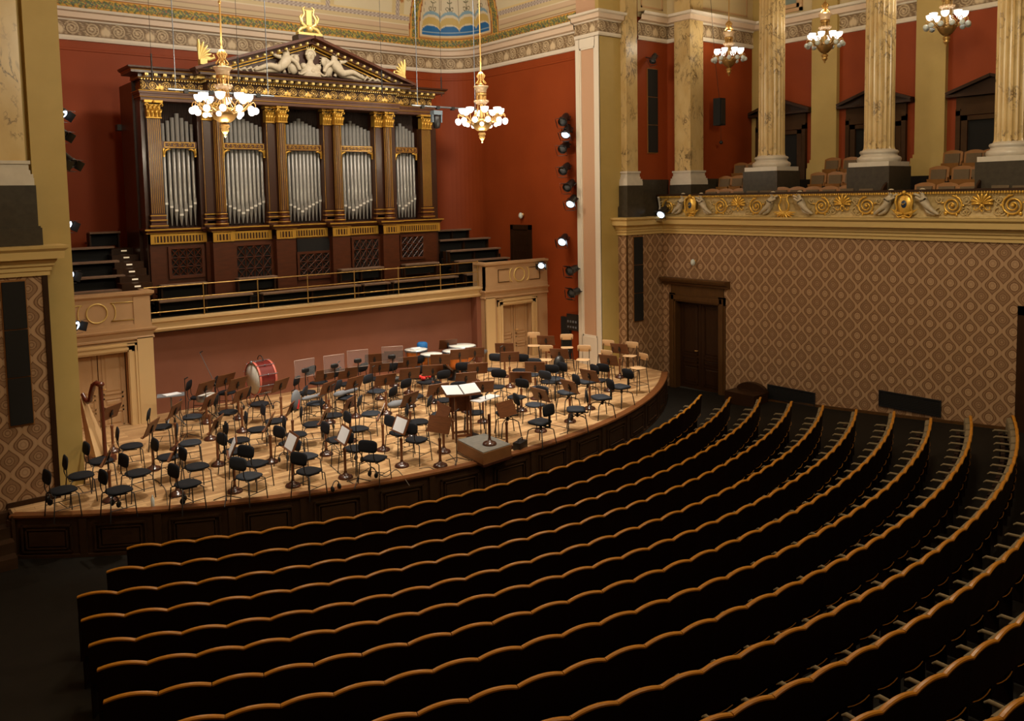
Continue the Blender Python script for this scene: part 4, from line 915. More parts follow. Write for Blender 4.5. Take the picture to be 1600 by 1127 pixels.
def gold_line(name, segs, par=org):
    b = MB()
    for (x0, x1, y, z, h, dpt) in segs: b.box(x0, x1, y - dpt, y, z, z + h)
    return O(name, b, 'ogold', par)
gold_line('gilt_fillet', [(6.08, 7.72, 22.48, 5.455, .035, .012), (13.5, 15.3, 22.48, 5.455, .035, .012), (7.6, 13.7, 22.40, 5.455, .035, .012), (6.12, 7.62, 22.56, 5.37, .02, .012), (13.5, 15.2, 22.56, 5.37, .02, .012)] + [(x - .42, x + .38, YC - .10, 5.455, .035, .012) for x in CX] + [(x - .34, x + .30, YC - .02, 5.37, .02, .012) for x in CX])
# gilded balusters band of the pedestal frieze
b = MB(); g = MB()
def band(x0, x1, y):
    b.box(x0, x1, y - .02, y, 5.10, 5.14); b.box(x0, x1, y - .02, y, 5.30, 5.35); b.box(x0, x0 + .10, y - .025, y, 5.1, 5.35); b.box(x1 - .10, x1, y - .025, y, 5.1, 5.35)
    n = max(2, int((x1 - x0 - .2) / .078)); w_ = (x1 - x0 - .2) / n
    for i in range(n): cx = x0 + .1 + (i + .5) * w_; b.box(cx - .018, cx + .018, y - .022, y, 5.14, 5.30)
    g.box(x0, x1, y - .004, y + .02, 5.10, 5.35)
for (x0, x1, y) in ((6.22, 7.66, 22.56), (13.55, 15.18, 22.56)): band(x0, x1, y)
for x in CX: band(x - .30, x + .26, YC)
for i in range(3): band(CX[i] + .30, CX[i + 1] - .34, 22.48)
O('gilded_dentil_band', b, 'ogold')['kind'] = 'stuff'; O('pedestal_frieze', g, 'owood')
# carved lattice grilles in the pedestal
def lattice(x0, x1, z0, z1, y, nx_, nz_):
    b = MB(); w_ = (x1 - x0) / nx_; h = (z1 - z0) / nz_; r = .014
    for i in range(nx_ + 1): b.tube([(x0 + i * w_, y, z0), (x0 + i * w_, y, z1)], r, 4, smooth=False)
    for j in range(nz_ + 1): b.tube([(x0, y, z0 + j * h), (x1, y, z0 + j * h)], r, 4, smooth=False)
    for i in range(nx_):
        for j in range(nz_):
            a = (x0 + i * w_, z0 + j * h); c = (a[0] + w_, a[1] + h)
            b.tube([(a[0], y, a[1]), (c[0], y, c[1])], r, 4, smooth=False); b.tube([(a[0], y, c[1]), (c[0], y, a[1])], r, 4, smooth=False)
    return b
for (x0, x1, z0, z1, y, nx_, nz_) in ((6.72, 7.52, 4.24, 4.95, 22.60, 4, 3), (8.42, 9.42, 4.0, 4.95, 22.48, 4, 3), (10.25, 11.2, 3.95, 4.62, 22.48, 4, 3), (12.0, 12.85, 4.05, 4.95, 22.48, 4, 3), (13.75, 14.55, 4.3, 4.95, 22.60, 4, 3)):
    h = MB(); h.box(x0, x1, y - .006, y + .01, z0, z1); O('grille_backing', h, 'hole')
    O('lattice_grille', lattice(x0, x1, z0, z1, y - .03, nx_, nz_), 'owood2')
    f = MB(); e = .07
    for (a, c, d_, e_) in ((x0 - e, x1 + e, z1, z1 + e), (x0 - e, x1 + e, z0 - e, z0), (x0 - e, x0, z0, z1), (x1, x1 + e, z0, z1)): f.box(a, c, y - .045, y, d_, e_)
    O('grille_frame', f, 'owood2')
h = MB(); h.box(10.2, 11.25, 22.46, 22.49, 4.68, 5.06); O('keydesk_recess', h, 'hole')
# pilasters and columns: fluted, gilded fillets, gilded capitals
def capital(cx, y, w_, d_):
    b = MB(); z0, z1 = 8.34, 8.78
    b.box(cx - w_ * .5, cx + w_ * .5, y - d_ * .55, y + .12, z0, z1 - .10)
    b.box(cx - w_ * .66, cx + w_ * .66, y - d_ * .85, y + .12, z1 - .06, z1)
    b.tube([(cx - w_ * .56, y - d_ * .6, z0), (cx + w_ * .56, y - d_ * .6, z0)], .025, 6)
    for k in range(4):
        x = cx + (k - 1.5) * w_ * .29
        b.tube([(x, y - d_ * .55, z0 + .02), (x, y - d_ * .72, z0 + .13), (x + (k - 1.5) * .01, y - d_ * 1.05, z0 + .19), (x, y - d_ * 1.0, z0 + .15)], [.035, .045, .035, .012], 5)
    for k in range(3):
        x = cx + (k - 1) * w_ * .3
        b.tube([(x, y - d_ * .6, z0 + .14), (x, y - d_ * .75, z0 + .24), (x, y - d_ * 1.1, z0 + .30), (x, y - d_ * 1.05, z0 + .26)], [.03, .04, .03, .012], 5)
    for sg in (-1, 1):
        pts = [(cx + sg * (w_ * .56 - .055 * (1 - i / 12) * math.cos(i * .5) * 1.0), y - d_ * .95, z1 - .13 + .055 * (1 - i / 12) * math.sin(i * .5)) for i in range(12)]
        b.tube([(cx + sg * .03, y - d_ * .75, z0 + .2)] + pts, [.018] + [.02 * (1 - .4 * i / 12) for i in range(12)], 5)
    b.sph((cx, y - d_ * .9, z1 - .04), .04, 5)
    return b
M['oshaft'] = mat('organ_shaft_wood', (0.075, 0.026, 0.008), 0.36, noise=(0.05, 0.017, 0.005), scale=4)
def pilaster(cx, w_, y, round_=False, gold=True, cap=True):
    b = MB(); nf = 7; z0, z1 = 5.86, 8.34
    if round_:
        b.lathe([(w_ * .5, z0), (w_ * .5, z0 + .8), (w_ * .47, z1)], 24, (cx, y + .02, 0), a0=PI, a1=2 * PI)
    else: b.box(cx - w_ / 2, cx + w_ / 2, y - .08, y + .2, z0, z1)
    O('pilaster_shaft' if not round_ else 'column_shaft', b, 'oshaft')
    g = MB()
    for k in range(nf):
        if round_:
            a = PI + PI * (k + .5) / nf; r = w_ * .5 + .003
            g.tube([(cx + r * math.cos(a), y + .02 + r * math.sin(a), z0 + .04), (cx + r * .955 * math.cos(a), y + .02 + r * .955 * math.sin(a), z1 - .03)], .0052, 5)
        else:
            x = cx - w_ / 2 + w_ * (k + .5) / nf; g.tube([(x, y - .083, z0 + .04), (x, y - .083, z1 - .03)], .0066, 5)
    O('gilded_flutes', g, 'ogold')['kind'] = 'stuff'
    m_ = MB(); e = w_ / 2
    for (ee, za, zb_) in ((.045, 5.52, 5.60), (.02, 5.60, 5.66), (.03, 5.68, 5.74), (.01, 5.74, 5.80), (.02, 5.80, 5.86)):
        if round_: m_.lathe([(e + ee, za), (e + ee + .01, (za + zb_) / 2), (e + ee, zb_)], 20, (cx, y + .02, 0), a0=PI, a1=2 * PI)
        else: m_.box(cx - e - ee, cx + e + ee, y - .08 - ee, y + .2, za, zb_)
    O('column_base', m_, 'owood2')
    gl = MB()
    for (ee, z) in ((.058, 5.565), (.045, 5.71), (.035, 5.83)):
        if round_: gl.lathe([(e + ee, z), (e + ee + .004, z + .012), (e + ee, z + .024)], 20, (cx, y + .02, 0), a0=PI, a1=2 * PI)
        else: gl.box(cx - e - ee, cx + e + ee, y - .08 - ee, y - .0, z, z + .024)
    O('gilt_ring', gl, 'ogold')
    if cap: O('capital', capital(cx, y - .02, w_, .16), 'ogold')
pilaster(6.43, .34, 22.56); pilaster(14.70, .34, 22.56)
for x in CX:
    pilaster(x, .25, YC + .1, True)
    pilaster(x - .27, .24, 22.52)
b = MB(); b.box(6.15, 6.27, 22.62, 23.1, 5.5, 8.8); b.box(7.55, 7.66, 22.55, 23.1, 5.5, 8.8); b.box(13.46, 13.60, 22.55, 23.1, 5.5, 8.8); b.box(14.9, 15.1, 22.6, 23.1, 5.5, 8.8)
for x in CX: b.box(x - .36, x + .16, 22.42, 23.1, 5.5, 8.8)
O('bay_jambs', b, 'owood')
# pipes, five bays
def pipe_mesh(r, zb, zm, zt, name='organ_pipe'):
    b = MB()
    b.lathe([(r * .25, 5.56), (r * .97, zm - .10), (r, zm)], 12)
    b.lathe([(r, zm), (r, zt), (r * .9, zt)], 12)
    b.box(-r * .8, r * .8, -r * 1.08, -r * .7, zm + .02, zm + r * 2.6)
    b.box(-r * .82, r * .82, -r * 1.16, -r * .6, zm - .045, zm + .012, 1)
    b.tube([(-r * .95, -r * .9, zm + r * 2.9), (r * .95, -r * .9, zm + r * 2.9)], .006, 4)
    return b.mesh(name, [M['pipe'], M['pipelip']])
def bay(x0, x1, n, y, pk):
    bk = MB(); bk.box(x0 - .05, x1 + .05, y + .28, y + .32, 5.5, 8.95)
    for i in range(int((x1 - x0) / .045)): bk.tube([(x0 + i * .045, y + .27, 7.9), (x0 + i * .045, y + .27, 8.8)], .012, 4, smooth=False)
    O('bay_backing', bk, 'hole2')
    w_ = (x1 - x0) / n; rs = []
    for i in range(n):
        t = abs(i - (n - 1) / 2) / ((n - 1) / 2); r = w_ * (.46 - .10 * t) if n < 8 else w_ * (.47 - .08 * t)
        k = abs(i - pk); kk = k / max(pk, n - 1 - pk)
        zt = 8.50 - .27 * kk ** .8; zm = 5.86 + .30 * kk ** .85
        o = inst('organ_pipe', pipe_mesh(r, 5.56, zm, zt), org, (x0 + (i + .5) * w_, y + .10, 0))
    c = MB(); c.box(x0 - .02, x1 + .02, y - .05, y + .02, 7.58, 7.76); O('crossbar', c, 'owood2')
    c = MB()
    c.box(x0 + .05, x1 - .05, y - .062, y - .05, 7.60, 7.615); c.box(x0 + .05, x1 - .05, y - .062, y - .05, 7.725, 7.74); c.box(x0 + .04, x0 + .055, y - .062, y - .05, 7.6, 7.74); c.box(x1 - .055, x1 - .04, y - .062, y - .05, 7.6, 7.74)
    m_ = int((x1 - x0 - .15) / .12)
    for i in range(m_):
        cx = x0 + .10 + (i + .5) * (x1 - x0 - .2) / m_
        c.tube([(cx + .045 * (1 - .7 * q / 10) * math.cos(q * .75 * (-1) ** i), y - .058, 7.67 + .045 * (1 - .7 * q / 10) * math.sin(q * .75 * (-1) ** i)) for q in range(11)], .009, 4)
    O('crossbar_ornament', c, 'ogold')['kind'] = 'stuff'
    for sg, xe in ((1, x0), (-1, x1)):
        c = MB(); c.tube([(xe + sg * .02, y - .02, 7.40), (xe + sg * .05, y - .05, 7.52), (xe + sg * .14, y - .05, 7.56), (xe + sg * .20, y - .04, 7.55)], [.03, .035, .028, .01], 6); c.box(min(xe, xe + sg * .05), max(xe, xe + sg * .05), y - .04, y, 7.36, 7.58); O('corner_bracket', c, 'ogold')
M['hole2'] = mat('dark_brown_void', (0.020, 0.008, 0.004), 0.8)
bay(6.66, 7.52, 7, 22.66, 3); bay(8.20, 9.40, 10, 22.60, 4); bay(9.97, 11.13, 10, 22.60, 4); bay(11.70, 12.82, 9, 22.60, 3); bay(13.62, 14.44, 7, 22.66, 2)
# entablature: architrave, gilded frieze, cornice with modillions
b = MB()
EP = [(15.02, 23.2), (15.02, YM - .10), (13.48, YM - .10), (13.48, YC - .12), (7.72, YC - .12), (7.72, YM - .10), (6.15, YM - .10), (6.15, 23.2)]
b.sweep(EP, [(0, 8.78), (0, 8.86), (.02, 8.87), (.02, 8.95), (.04, 8.96), (.04, 9.03), (-.06, 9.04), (-.06, 9.30)]); b.box(6.2, 14.98, 22.6, 23.2, 8.78, 9.4); b.box(7.75, 13.45, 22.2, 22.7, 8.78, 9.4); O('architrave', b, 'owood3')
b = MB(); b.sweep(EP, [(-.06, 9.29), (.03, 9.31), (.05, 9.35), (.05, 9.435), (.27, 9.44), (.27, 9.50), (.34, 9.55), (.35, 9.59), (-.2, 9.60)]); O('cornice', b, 'owood')
b = MB()
b.sweep(EP, [(.045, 9.015), (.055, 9.02), (.05, 9.035)]); b.sweep(EP, [(.025, 8.865), (.03, 8.872), (.025, 8.88)]); b.sweep(EP, [(.275, 9.50), (.29, 9.51), (.275, 9.525)]); b.sweep(EP, [(.05, 9.335), (.07, 9.345), (.06, 9.36)])
O('gilt_fillet', b, 'ogold')
def organ_frieze():
    H = .24; path = EP[:]
    def fn(Sg, Tg):
        h = scrolls(Sg, Tg, H, .62); return mixc((.032, .012, .005), (.74, .46, .12), np.clip((h - .42) * 3.2, 0, 1)), h
    o = painted('frieze_relief', path, [(-.055, 9.045 + H * i / 14) for i in range(15)], fn, .014, .02, None, org, 'ofr')
    return o
mo = vcol_mat('gilded_frieze', 0.35); mo.node_tree.nodes['Principled BSDF'].inputs['Metallic'].default_value = 0.45; M['ofr'] = mo
organ_frieze()
mb_ = MB().box(-.04, .04, -.24, -.04, -.025, .035).tube([(-.0, -.22, -.03), (0, -.24, -.01), (0, -.22, .02)], [.02, .028, .015], 5)
ME_MOD = mb_.mesh('modillion', M['gildlt'])
def along(path, step, fn):
    pts, ss = resample(path, step)
    for i in range(len(pts) - 1):
        a, c = Vector(pts[i]), Vector(pts[i + 1]); d_ = (c - a).normalized(); fn((a + c) / 2, math.atan2(d_.y, d_.x))
along(EP[1:-1], .215, lambda p, a: inst('modillion', ME_MOD, org, (p.x, p.y, 9.405), (0, 0, a + PI)))
b = MB(); along(EP[1:-1], .07, lambda p, a: b.obox((p.x + math.sin(a) * -.05 * 1 if False else p.x - math.sin(a) * .05, p.y + math.cos(a) * .05, 9.31), (.014 * math.cos(a), .014 * math.sin(a), 0), (-.014 * math.sin(a), .014 * math.cos(a), 0), (0, 0, .016)))
O('dentils', b, 'gildlt')['kind'] = 'stuff'
# pediment
xl, xr, xa, za, ze = 7.30, 13.95, 10.64, 10.72, 9.60
b = MB(); b.ext([(7.75, 9.58), (13.5, 9.58), (xa, 10.50)], 'y', 22.2, 22.5); O('tympanum', b, 'owood')
b = MB(); gp = MB(); md = MB()
for (x0, z0, x1, z1) in ((xl, ze, xa, za), (xa, za, xr, ze)):
    dv = np.array([x1 - x0, 0, z1 - z0]); L = np.linalg.norm(dv); dv = dv / L; nv = np.array([-dv[2], 0, dv[0]])
    c = np.array([(x0 + x1) / 2, 22.12, (z0 + z1) / 2])
    b.obox(c - nv * .03, dv * L / 2, (0, .38, 0), nv * .035); b.obox(c - nv * .12 + np.array([0, .10, 0]), dv * L / 2 * .97, (0, .26, 0), nv * .06)
    gp.obox(c - nv * .20 + np.array([0, -.02, 0]), dv * L / 2 * .93, (0, .04, 0), nv * .018); gp.obox(c - nv * .27 + np.array([0, .05, 0]), dv * L / 2 * .90, (0, .015, 0), nv * .012)
    for i in range(15):
        q = c + dv * L * ((i + .5) / 15 - .5) * .94 - nv * .145 + np.array([0, -.10, 0]); md.obox(q, dv * .035, (0, .12, 0), nv * .03); md.sph(q + np.array([0, -.12, 0]), .04, 5)
O('raking_cornice', b, 'owood2'); O('raking_gilt_fillet', gp, 'ogold'); O('raking_modillions', md, 'gildlt')['kind'] = 'stuff'
# tympanum sculpture: crowned bust, two reclining figures, scrolls
b = MB(); b.lathe([(.30, 9.62), (.32, 9.70), (.27, 9.78), (.25, 9.88), (.13, 9.96), (.075, 10.02), (.07, 10.08), (.10, 10.12), (.125, 10.20), (.12, 10.30), (.08, 10.37), (.001, 10.40)], 16, (xa, 22.1, 0))
b.xf(Matrix.Translation((xa, 22.1, 9.62)) @ Matrix.Diagonal((1.12, .6, 1.0, 1)) @ Matrix.Translation((-xa, -22.1, -9.62)))
for k in range(10): a = PI * k / 9; b.sph((xa + .13 * math.cos(a), 22.06, 10.24 + .12 * math.sin(a)), .042, 5)
for sg in (-1, 1): b.sph((xa + sg * .22, 22.08, 9.90), .10, 6); b.sph((xa + sg * .035, 22.02, 10.24), .012, 4)
b.sph((xa, 22.01, 10.20), .016, 5); b.tube([(xa - .03, 22.02, 10.155), (xa + .03, 22.02, 10.155)], .008, 4)
O('crowned_bust', b, 'plaster')
b = MB()
for k in range(5): b.tube([(xa - .10 + k * .05, 22.05, 10.37), (xa - .12 + k * .06, 22.04, 10.46 - abs(k - 2) * .01)], [.02, .006], 5)
O('crown', b, 'gildlt')
b = MB()
for sg in (-1, 1): b.tube([(xa + sg * .02, 21.98, 9.76), (xa + sg * .18, 21.98, 9.74), (xa + sg * .34, 21.98, 9.66), (xa + sg * .42, 21.98, 9.68), (xa + sg * .40, 21.98, 9.73)], [.04, .045, .035, .03, .015], 6)
b.sph((xa, 21.97, 9.76), .07, 6); O('scroll_base', b, 'plaster')
for sg in (-1, 1):
    inst('reclining_figure', ME_RECL, org, (xa + sg * .88, 22.06, 9.62), (0, 0, 0), (sg * 1.9, 1.3, 1.45))
    b = MB()
    for k in range(5): b.tube([(xa + sg * (1.35 + k * .16), 22.08, 9.63), (xa + sg * (1.42 + k * .17), 22.03, 9.80 - k * .03), (xa + sg * (1.56 + k * .18), 22.06, 9.70 - k * .02)], [.03, .045, .015], 6)
    b.sph((xa + sg * 1.5, 22.08, 9.72), .09, 6, 0, (1.5, .6, .8)); b.sph((xa + sg * .52, 22.1, 9.86), .17, 7, 0, (.9, .5, 1.2)); b.sph((xa + sg * .42, 22.1, 10.08), .10, 6, 0, (1, .5, 1.3))
    for k in range(6): b.tube([(xa + sg * (.6 + .17 * k), 22.14, 9.70), (xa + sg * (.68 + .17 * k), 22.10, 9.98 - .05 * k), (xa + sg * (.80 + .17 * k), 22.12, 9.88 - .05 * k)], [.05, .06, .02], 6)
    O('acanthus', b, 'plaster')
b = MB()                                                      # lyre finial
for sg in (-1, 1):
    b.tube([(xa + sg * .03, 22.1, 10.98), (xa + sg * .20, 22.1, 11.08), (xa + sg * .22, 22.1, 11.22), (xa + sg * .13, 22.1, 11.36), (xa + sg * .17, 22.1, 11.50), (xa + sg * .10, 22.1, 11.56)], [.035, .05, .045, .035, .03, .015], 6)
    b.tube([(xa + sg * .08, 22.1, 11.0), (xa + sg * .24, 22.1, 10.95), (xa + sg * .34, 22.1, 10.84), (xa + sg * .30, 22.1, 10.80)], [.04, .05, .04, .02], 6)
    b.tube([(xa + sg * .24, 22.08, 11.12), (xa + sg * .28, 22.06, 11.25), (xa + sg * .22, 22.06, 11.34)], [.03, .03, .01], 5)
b.box(xa - .08, xa + .08, 22.07, 22.13, 11.05, 11.45); b.tube([(xa - .17, 22.1, 11.46), (xa + .17, 22.1, 11.46)], .02, 6); b.box(xa - .36, xa + .36, 22.0, 22.2, 10.76, 10.83); b.sph((xa, 22.05, 10.95), .10, 6)
O('lyre_finial', b, 'gildlt')
b = MB(); b.box(xa - .38, xa + .38, 21.98, 22.4, 10.62, 10.76); O('finial_block', b, 'owood')
for sg, xx in ((-1, 7.62), (1, 13.62)):                        # corner acroteria: half palmettes
    b = MB(); b.box(xx - .09, xx + .09, 22.0, 22.2, 9.72, 9.86)
    for k in range(6):
        a = PI / 2 - k * .27; L = .52 - .04 * k
        dx = (math.cos(a)) * (-sg); b.tube([(xx + sg * .1, 22.08, 9.84), (xx + sg * .1 + dx * L * .55, 22.06, 9.84 + L * .6 * math.sin(a) + .02), (xx + sg * .1 + dx * L, 22.06, 9.84 + L * math.sin(a))], [.02, .05, .025], 6)
    b.tube([(xx + sg * .08, 22.06, 9.85), (xx - sg * .15, 22.06, 9.86), (xx - sg * .30, 22.06, 9.92), (xx - sg * .26, 22.06, 9.99)], [.04, .05, .045, .03], 6)
    O('acroterion', b, 'gildlt')
# ================================================================ stalls seats
SW = .497
def seat_parts():
    P = {}
    def arcx(x): return .040 * (1 - (2 * x / SW) ** 2)
    b = MB(); n = 8; vs = []
    for i in range(n + 1):
        x = -SW / 2 - .003 + (SW + .006) * i / n; zt = .885 + arcx(x)
        vs += [(x, .0, .42), (x, -.035, zt), (x, -.01, zt), (x, .025, .42)]
    fs = []
    for i in range(n):
        a = i * 4
        for k in range(4): fs.append((a + k, a + (k + 1) % 4, a + 4 + (k + 1) % 4, a + 4 + k))
    fs += [(0, 3, 2, 1), (n * 4, n * 4 + 1, n * 4 + 2, n * 4 + 3)]
    b.add(vs, fs); P['back_panel'] = (b, 'seatback')
    b = MB(); vs = []; fs = []; n = 10
    for i in range(n + 1):
        x = -SW / 2 + .002 + (SW - .004) * i / n; z = .885 + arcx(x)
        vs += [(x, -.048, z - .006), (x, -.05, z + .012), (x, -.037, z + .022), (x, -.010, z + .022), (x, .004, z + .010), (x, .002, z - .008)]
    for i in range(n):
        a = i * 6
        for k in range(6): fs.append((a + k, a + (k + 1) % 6, a + 6 + (k + 1) % 6, a + 6 + k))
    fs += [(0, 5, 4, 3, 2, 1), tuple(n * 6 + k for k in range(6))]
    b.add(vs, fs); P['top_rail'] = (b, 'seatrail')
    b = MB(); b.tube([(-SW * .36, -.012, .412), (-SW * .18, -.022, .400), (0, -.025, .396), (SW * .18, -.022, .400), (SW * .36, -.012, .412)], .006, 4, smooth=False); P['lower_rail'] = (b, 'seatrail')
    b = MB(); b.box(-SW / 2 + .03, SW / 2 - .03, .018, .09, .50, .80); b.add([(-SW / 2 + .03, .0, .80), (SW / 2 - .03, .0, .80), (SW / 2 - .04, .075, .850), (-SW / 2 + .04, .075, .850), (-SW / 2 + .03, .09, .80), (SW / 2 - .03, .09, .80), (-SW / 2 + .05, .0, .865), (SW / 2 - .05, .0, .865)], [(4, 5, 2, 3), (3, 2, 7, 6), (0, 6, 7, 1), (0, 4, 3, 6), (1, 7, 2, 5)]); P['back_cushion'] = (b, 'seatcloth')
    b = MB(); b.obox((0, .15, .44), (SW / 2 - .035, 0, 0), (0, .035, -.012), (0, .05, .17)); P['folded_seat'] = (b, 'seatback')
    b = MB(); b.tube([(-SW / 2, .04, .67), (-SW / 2, .12, .69), (-SW / 2, .31, .69), (-SW / 2, .35, .66)], [.016, .022, .022, .012], 6); P['armrest'] = (b, 'seatcloth')
    b = MB(); b.box(-SW / 2 - .012, -SW / 2 + .012, .0, .22, 0, .62); P['support'] = (b, 'seatback')
    return P
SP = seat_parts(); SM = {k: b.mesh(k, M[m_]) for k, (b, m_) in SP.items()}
seat0 = thing('stalls_chair', (0, 0, 0), '', 'seat', 'stalls seats in curved rows')
for k in SM: inst(k, SM[k], seat0)
ROWS = [(9.9, 26.76, 14.96), (9.73, 25.68, 14.89), (9.59, 25.49, 15.54), (9.51, 25.67, 16.49), (9.44, 25.28, 16.9), (9.48, 25.01, 17.36), (9.47, 25.51, 18.57)] + [(9.45, 25.4, r) for r in (19.18, 19.90, 20.65, 21.37, 22.09, 22.76)]
LX = [3.13, 2.65, 2.13, 2.0, 1.91, 1.84, 1.72, 1.6, 1.5, 1.5, 1.5, 1.5, 1.5]
RX = [17.3, 17.4, 17.7, 17.65, 17.6, 17.55, 17.75, 17.52, 18.0, 18.36, 18.6, 18.8, 19.0]
def proj(P):
    q = RW.T @ (np.array(P) - CAMP); return (PX + F_PX * q[0] / q[2], PY + F_PX * q[1] / q[2], q[2]) if q[2] > .1 else (-9e9, 0, 0)
allseats = []
for k, (cx, cy, R) in enumerate(ROWS):
    a0 = -PI + math.acos((cx - LX[k]) / R); a1 = -math.acos((RX[k] - cx) / R)
    n = int(round((a1 - a0) * R / SW)); z = .07 * k
    for i in range(n):
        a = a0 + (a1 - a0) * (i + .5) / n; x = cx + R * math.cos(a); y = cy + R * math.sin(a)
        u, v, d_ = proj((x, y, z + .9))
        if -40 < u < 1650 and v < 1215: allseats.append((d_, k, i, n, x, y, z, a))
allseats.sort(key=lambda s: s[0])
near, far = allseats[:300], allseats[300:]
sideL = ['left', 'right']
for j, (d_, k, i, n, x, y, z, a) in enumerate(near):
    s_ = seat0 if j == 0 else copy_tree(seat0)
    s_.location = (x, y, z); s_.rotation_euler = (0, 0, a + PI / 2)
    lft = i < n / 2
    s_['label'] = 'dark folding stalls seat, %s from the %s end, %s row from the stage' % (ordn((i if lft else n - 1 - i) + 1), 'left' if lft else 'right', ords[k])
if far:
    b = MB(); names = list(SP); mlist = ['seatback', 'seatrail', 'seatcloth']
    for (d_, k, i, n, x, y, z, a) in far:
        T = Matrix.Translation((x, y, z)) @ Matrix.Rotation(a + PI / 2, 4, 'Z')
        for nm in names:
            src, mm = SP[nm]; st_ = len(b.v); b.add(src.v, src.f, mlist.index(mm)); b.xf(T, st_)
    o = b.build('distant_stalls_seats', [M[q] for q in mlist]); tag(o, 'farthest dark mahogany fold-up seats of the front stalls rows', 'seats', None, 'stuff')

# ================================================================ balcony seats
def bseat_proto():
    t = thing('balcony_chair', (0, 0, 0), '', 'seat', 'upholstered balcony seats')   # faces -x after rotation: built facing +y
    w2 = .25
    b = MB(); n = 8; vs = []
    for i in range(n + 1):
        x = -w2 + 2 * w2 * i / n; zt = .84 + .06 * (1 - (x / w2) ** 2)
        vs += [(x, -.03, .40), (x, -.09, zt), (x, -.05, zt), (x, .01, .40)]
    fs = []
    for i in range(n):
        a = i * 4
        for k in range(4): fs.append((a + k, a + (k + 1) % 4, a + 4 + (k + 1) % 4, a + 4 + k))
    fs += [(0, 3, 2, 1), (n * 4, n * 4 + 1, n * 4 + 2, n * 4 + 3)]
    b.add(vs, fs); b.build('back_frame', M['seatwood'], t)
    b = MB(); b.obox((0, -.005, .68), (w2 - .065, 0, 0), (0, .02, 0), (0, -.018, .125)); b.build('back_cushion', M['bcush'], t)
    b = MB(); b.obox((0, .10, .40), (w2 - .03, 0, 0), (0, .03, 0), (0, .03, .16)); b.build('folded_seat', M['seatwood'], t)
    b = MB(); b.box(-w2 - .02, -w2 + .03, .0, .14, .42, .50); b.build('armrest', M['visor'], t)
    b = MB(); b.box(-w2 - .015, -w2 + .015, -.03, .10, 0, .60); b.build('side_frame', M['seatwood'], t)
    return t
M['bcush'] = mat('grey_brown_cushion', (0.135, 0.090, 0.048), 0.85, noise=(0.12, 0.08, 0.042), scale=20)
B1 = [(1111, 295), (1132, 294.5), (1154, 294), (1175, 293), (1196, 292.5), (1220, 292), (1244, 291.5), (1269, 291), (1295, 290.5), (1323, 289), (1353, 289), (1444, 285), (1479, 285), (1513, 285), (1563, 283), (1596, 283)]
B2 = [(1132, 275), (1152, 274), (1277.5, 269), (1305, 268), (1331, 267), (1466.5, 259), (1502.6, 258.6), (1531, 258)]
B3 = [(1156, 254), (1177, 253), (1300, 246), (1329, 245), (1352, 244), (1488, 234.5), (1522, 233.4), (1549, 232)]
bs0 = bseat_proto(); first = True
for rown, pts, x in (('front', B1, 20.80), ('middle', B2, 21.95), ('back', B3, 22.8)):
    for k, (u, v) in enumerate(pts):
        P = onx(u, v, x); o = bs0 if first else copy_tree(bs0); first = False
        o.location = (x, P[1], P[2] - .90); o.rotation_euler = (0, 0, PI / 2)
        o['label'] = 'brown upholstered balcony seat, %s from the left in the %s row over the balustrade' % (ords[k], rown)
for k, (u, v, u2, lab) in enumerate(((1384, 290, 1376, 'dark curved seat row end panel left of the middle fluted column'), (1530, 287, 1525, 'dark curved seat row end panel left of the right edge column'))):
    P = onx(u, v, 20.85); b = MB(); pts = []
    for i in range(12): a = PI * .5 * i / 11; pts.append((-.30 + .62 * math.sin(a), .55 + .50 * math.cos(a)))
    pts += [(.32, 0), (-.30, 0)]
    t = thing('row_end_panel', (20.85, P[1] - .02, 5.32), lab, 'panel', 'curved row end panels')
    b.ext([(-p[0], p[1]) for p in pts][::-1], 'y', -.03, .03)
    o = b.build('end_board', M['doorwood'], t)
    b = MB(); b.tube([(-p[0], 0, p[1]) for p in pts[:12]], .035, 6); b.build('curved_cap', M['doorwood'], t)

# ================================================================ things on the stage
POD = onstage(757, 690)
def heading(P, jit=0.0):
    return math.atan2(POD[1] - P[1], POD[0] - P[0]) - PI / 2 + jit
def rr(*a): return tuple(a)
def pad(w_, d_, th, ex, curve=0.0, n=20):
    """a rounded cushion (superellipse) lying in xy, thickness th"""
    b = MB(); rings = []
    for (s, z) in ((.90, 0), (1.0, th * .35), (.98, th * .75), (.80, th), (.4, th * 1.08)):
        rings.append([(math.copysign(abs(math.cos(2 * PI * i / n)) ** ex, math.cos(2 * PI * i / n)) * w_ / 2 * s, math.copysign(abs(math.sin(2 * PI * i / n)) ** ex, math.sin(2 * PI * i / n)) * d_ / 2 * s, z + curve * (math.cos(2 * PI * i / n) ** 2)) for i in range(n)])
    vs = [p for R in rings for p in R]; fs = []
    for i in range(len(rings) - 1):
        for k in range(n): fs.append((i * n + k, i * n + (k + 1) % n, (i + 1) * n + (k + 1) % n, (i + 1) * n + k))
    fs += [tuple(range(n))[::-1], tuple((len(rings) - 1) * n + k for k in range(n))]
    b.add(vs, fs, 0, True); return b
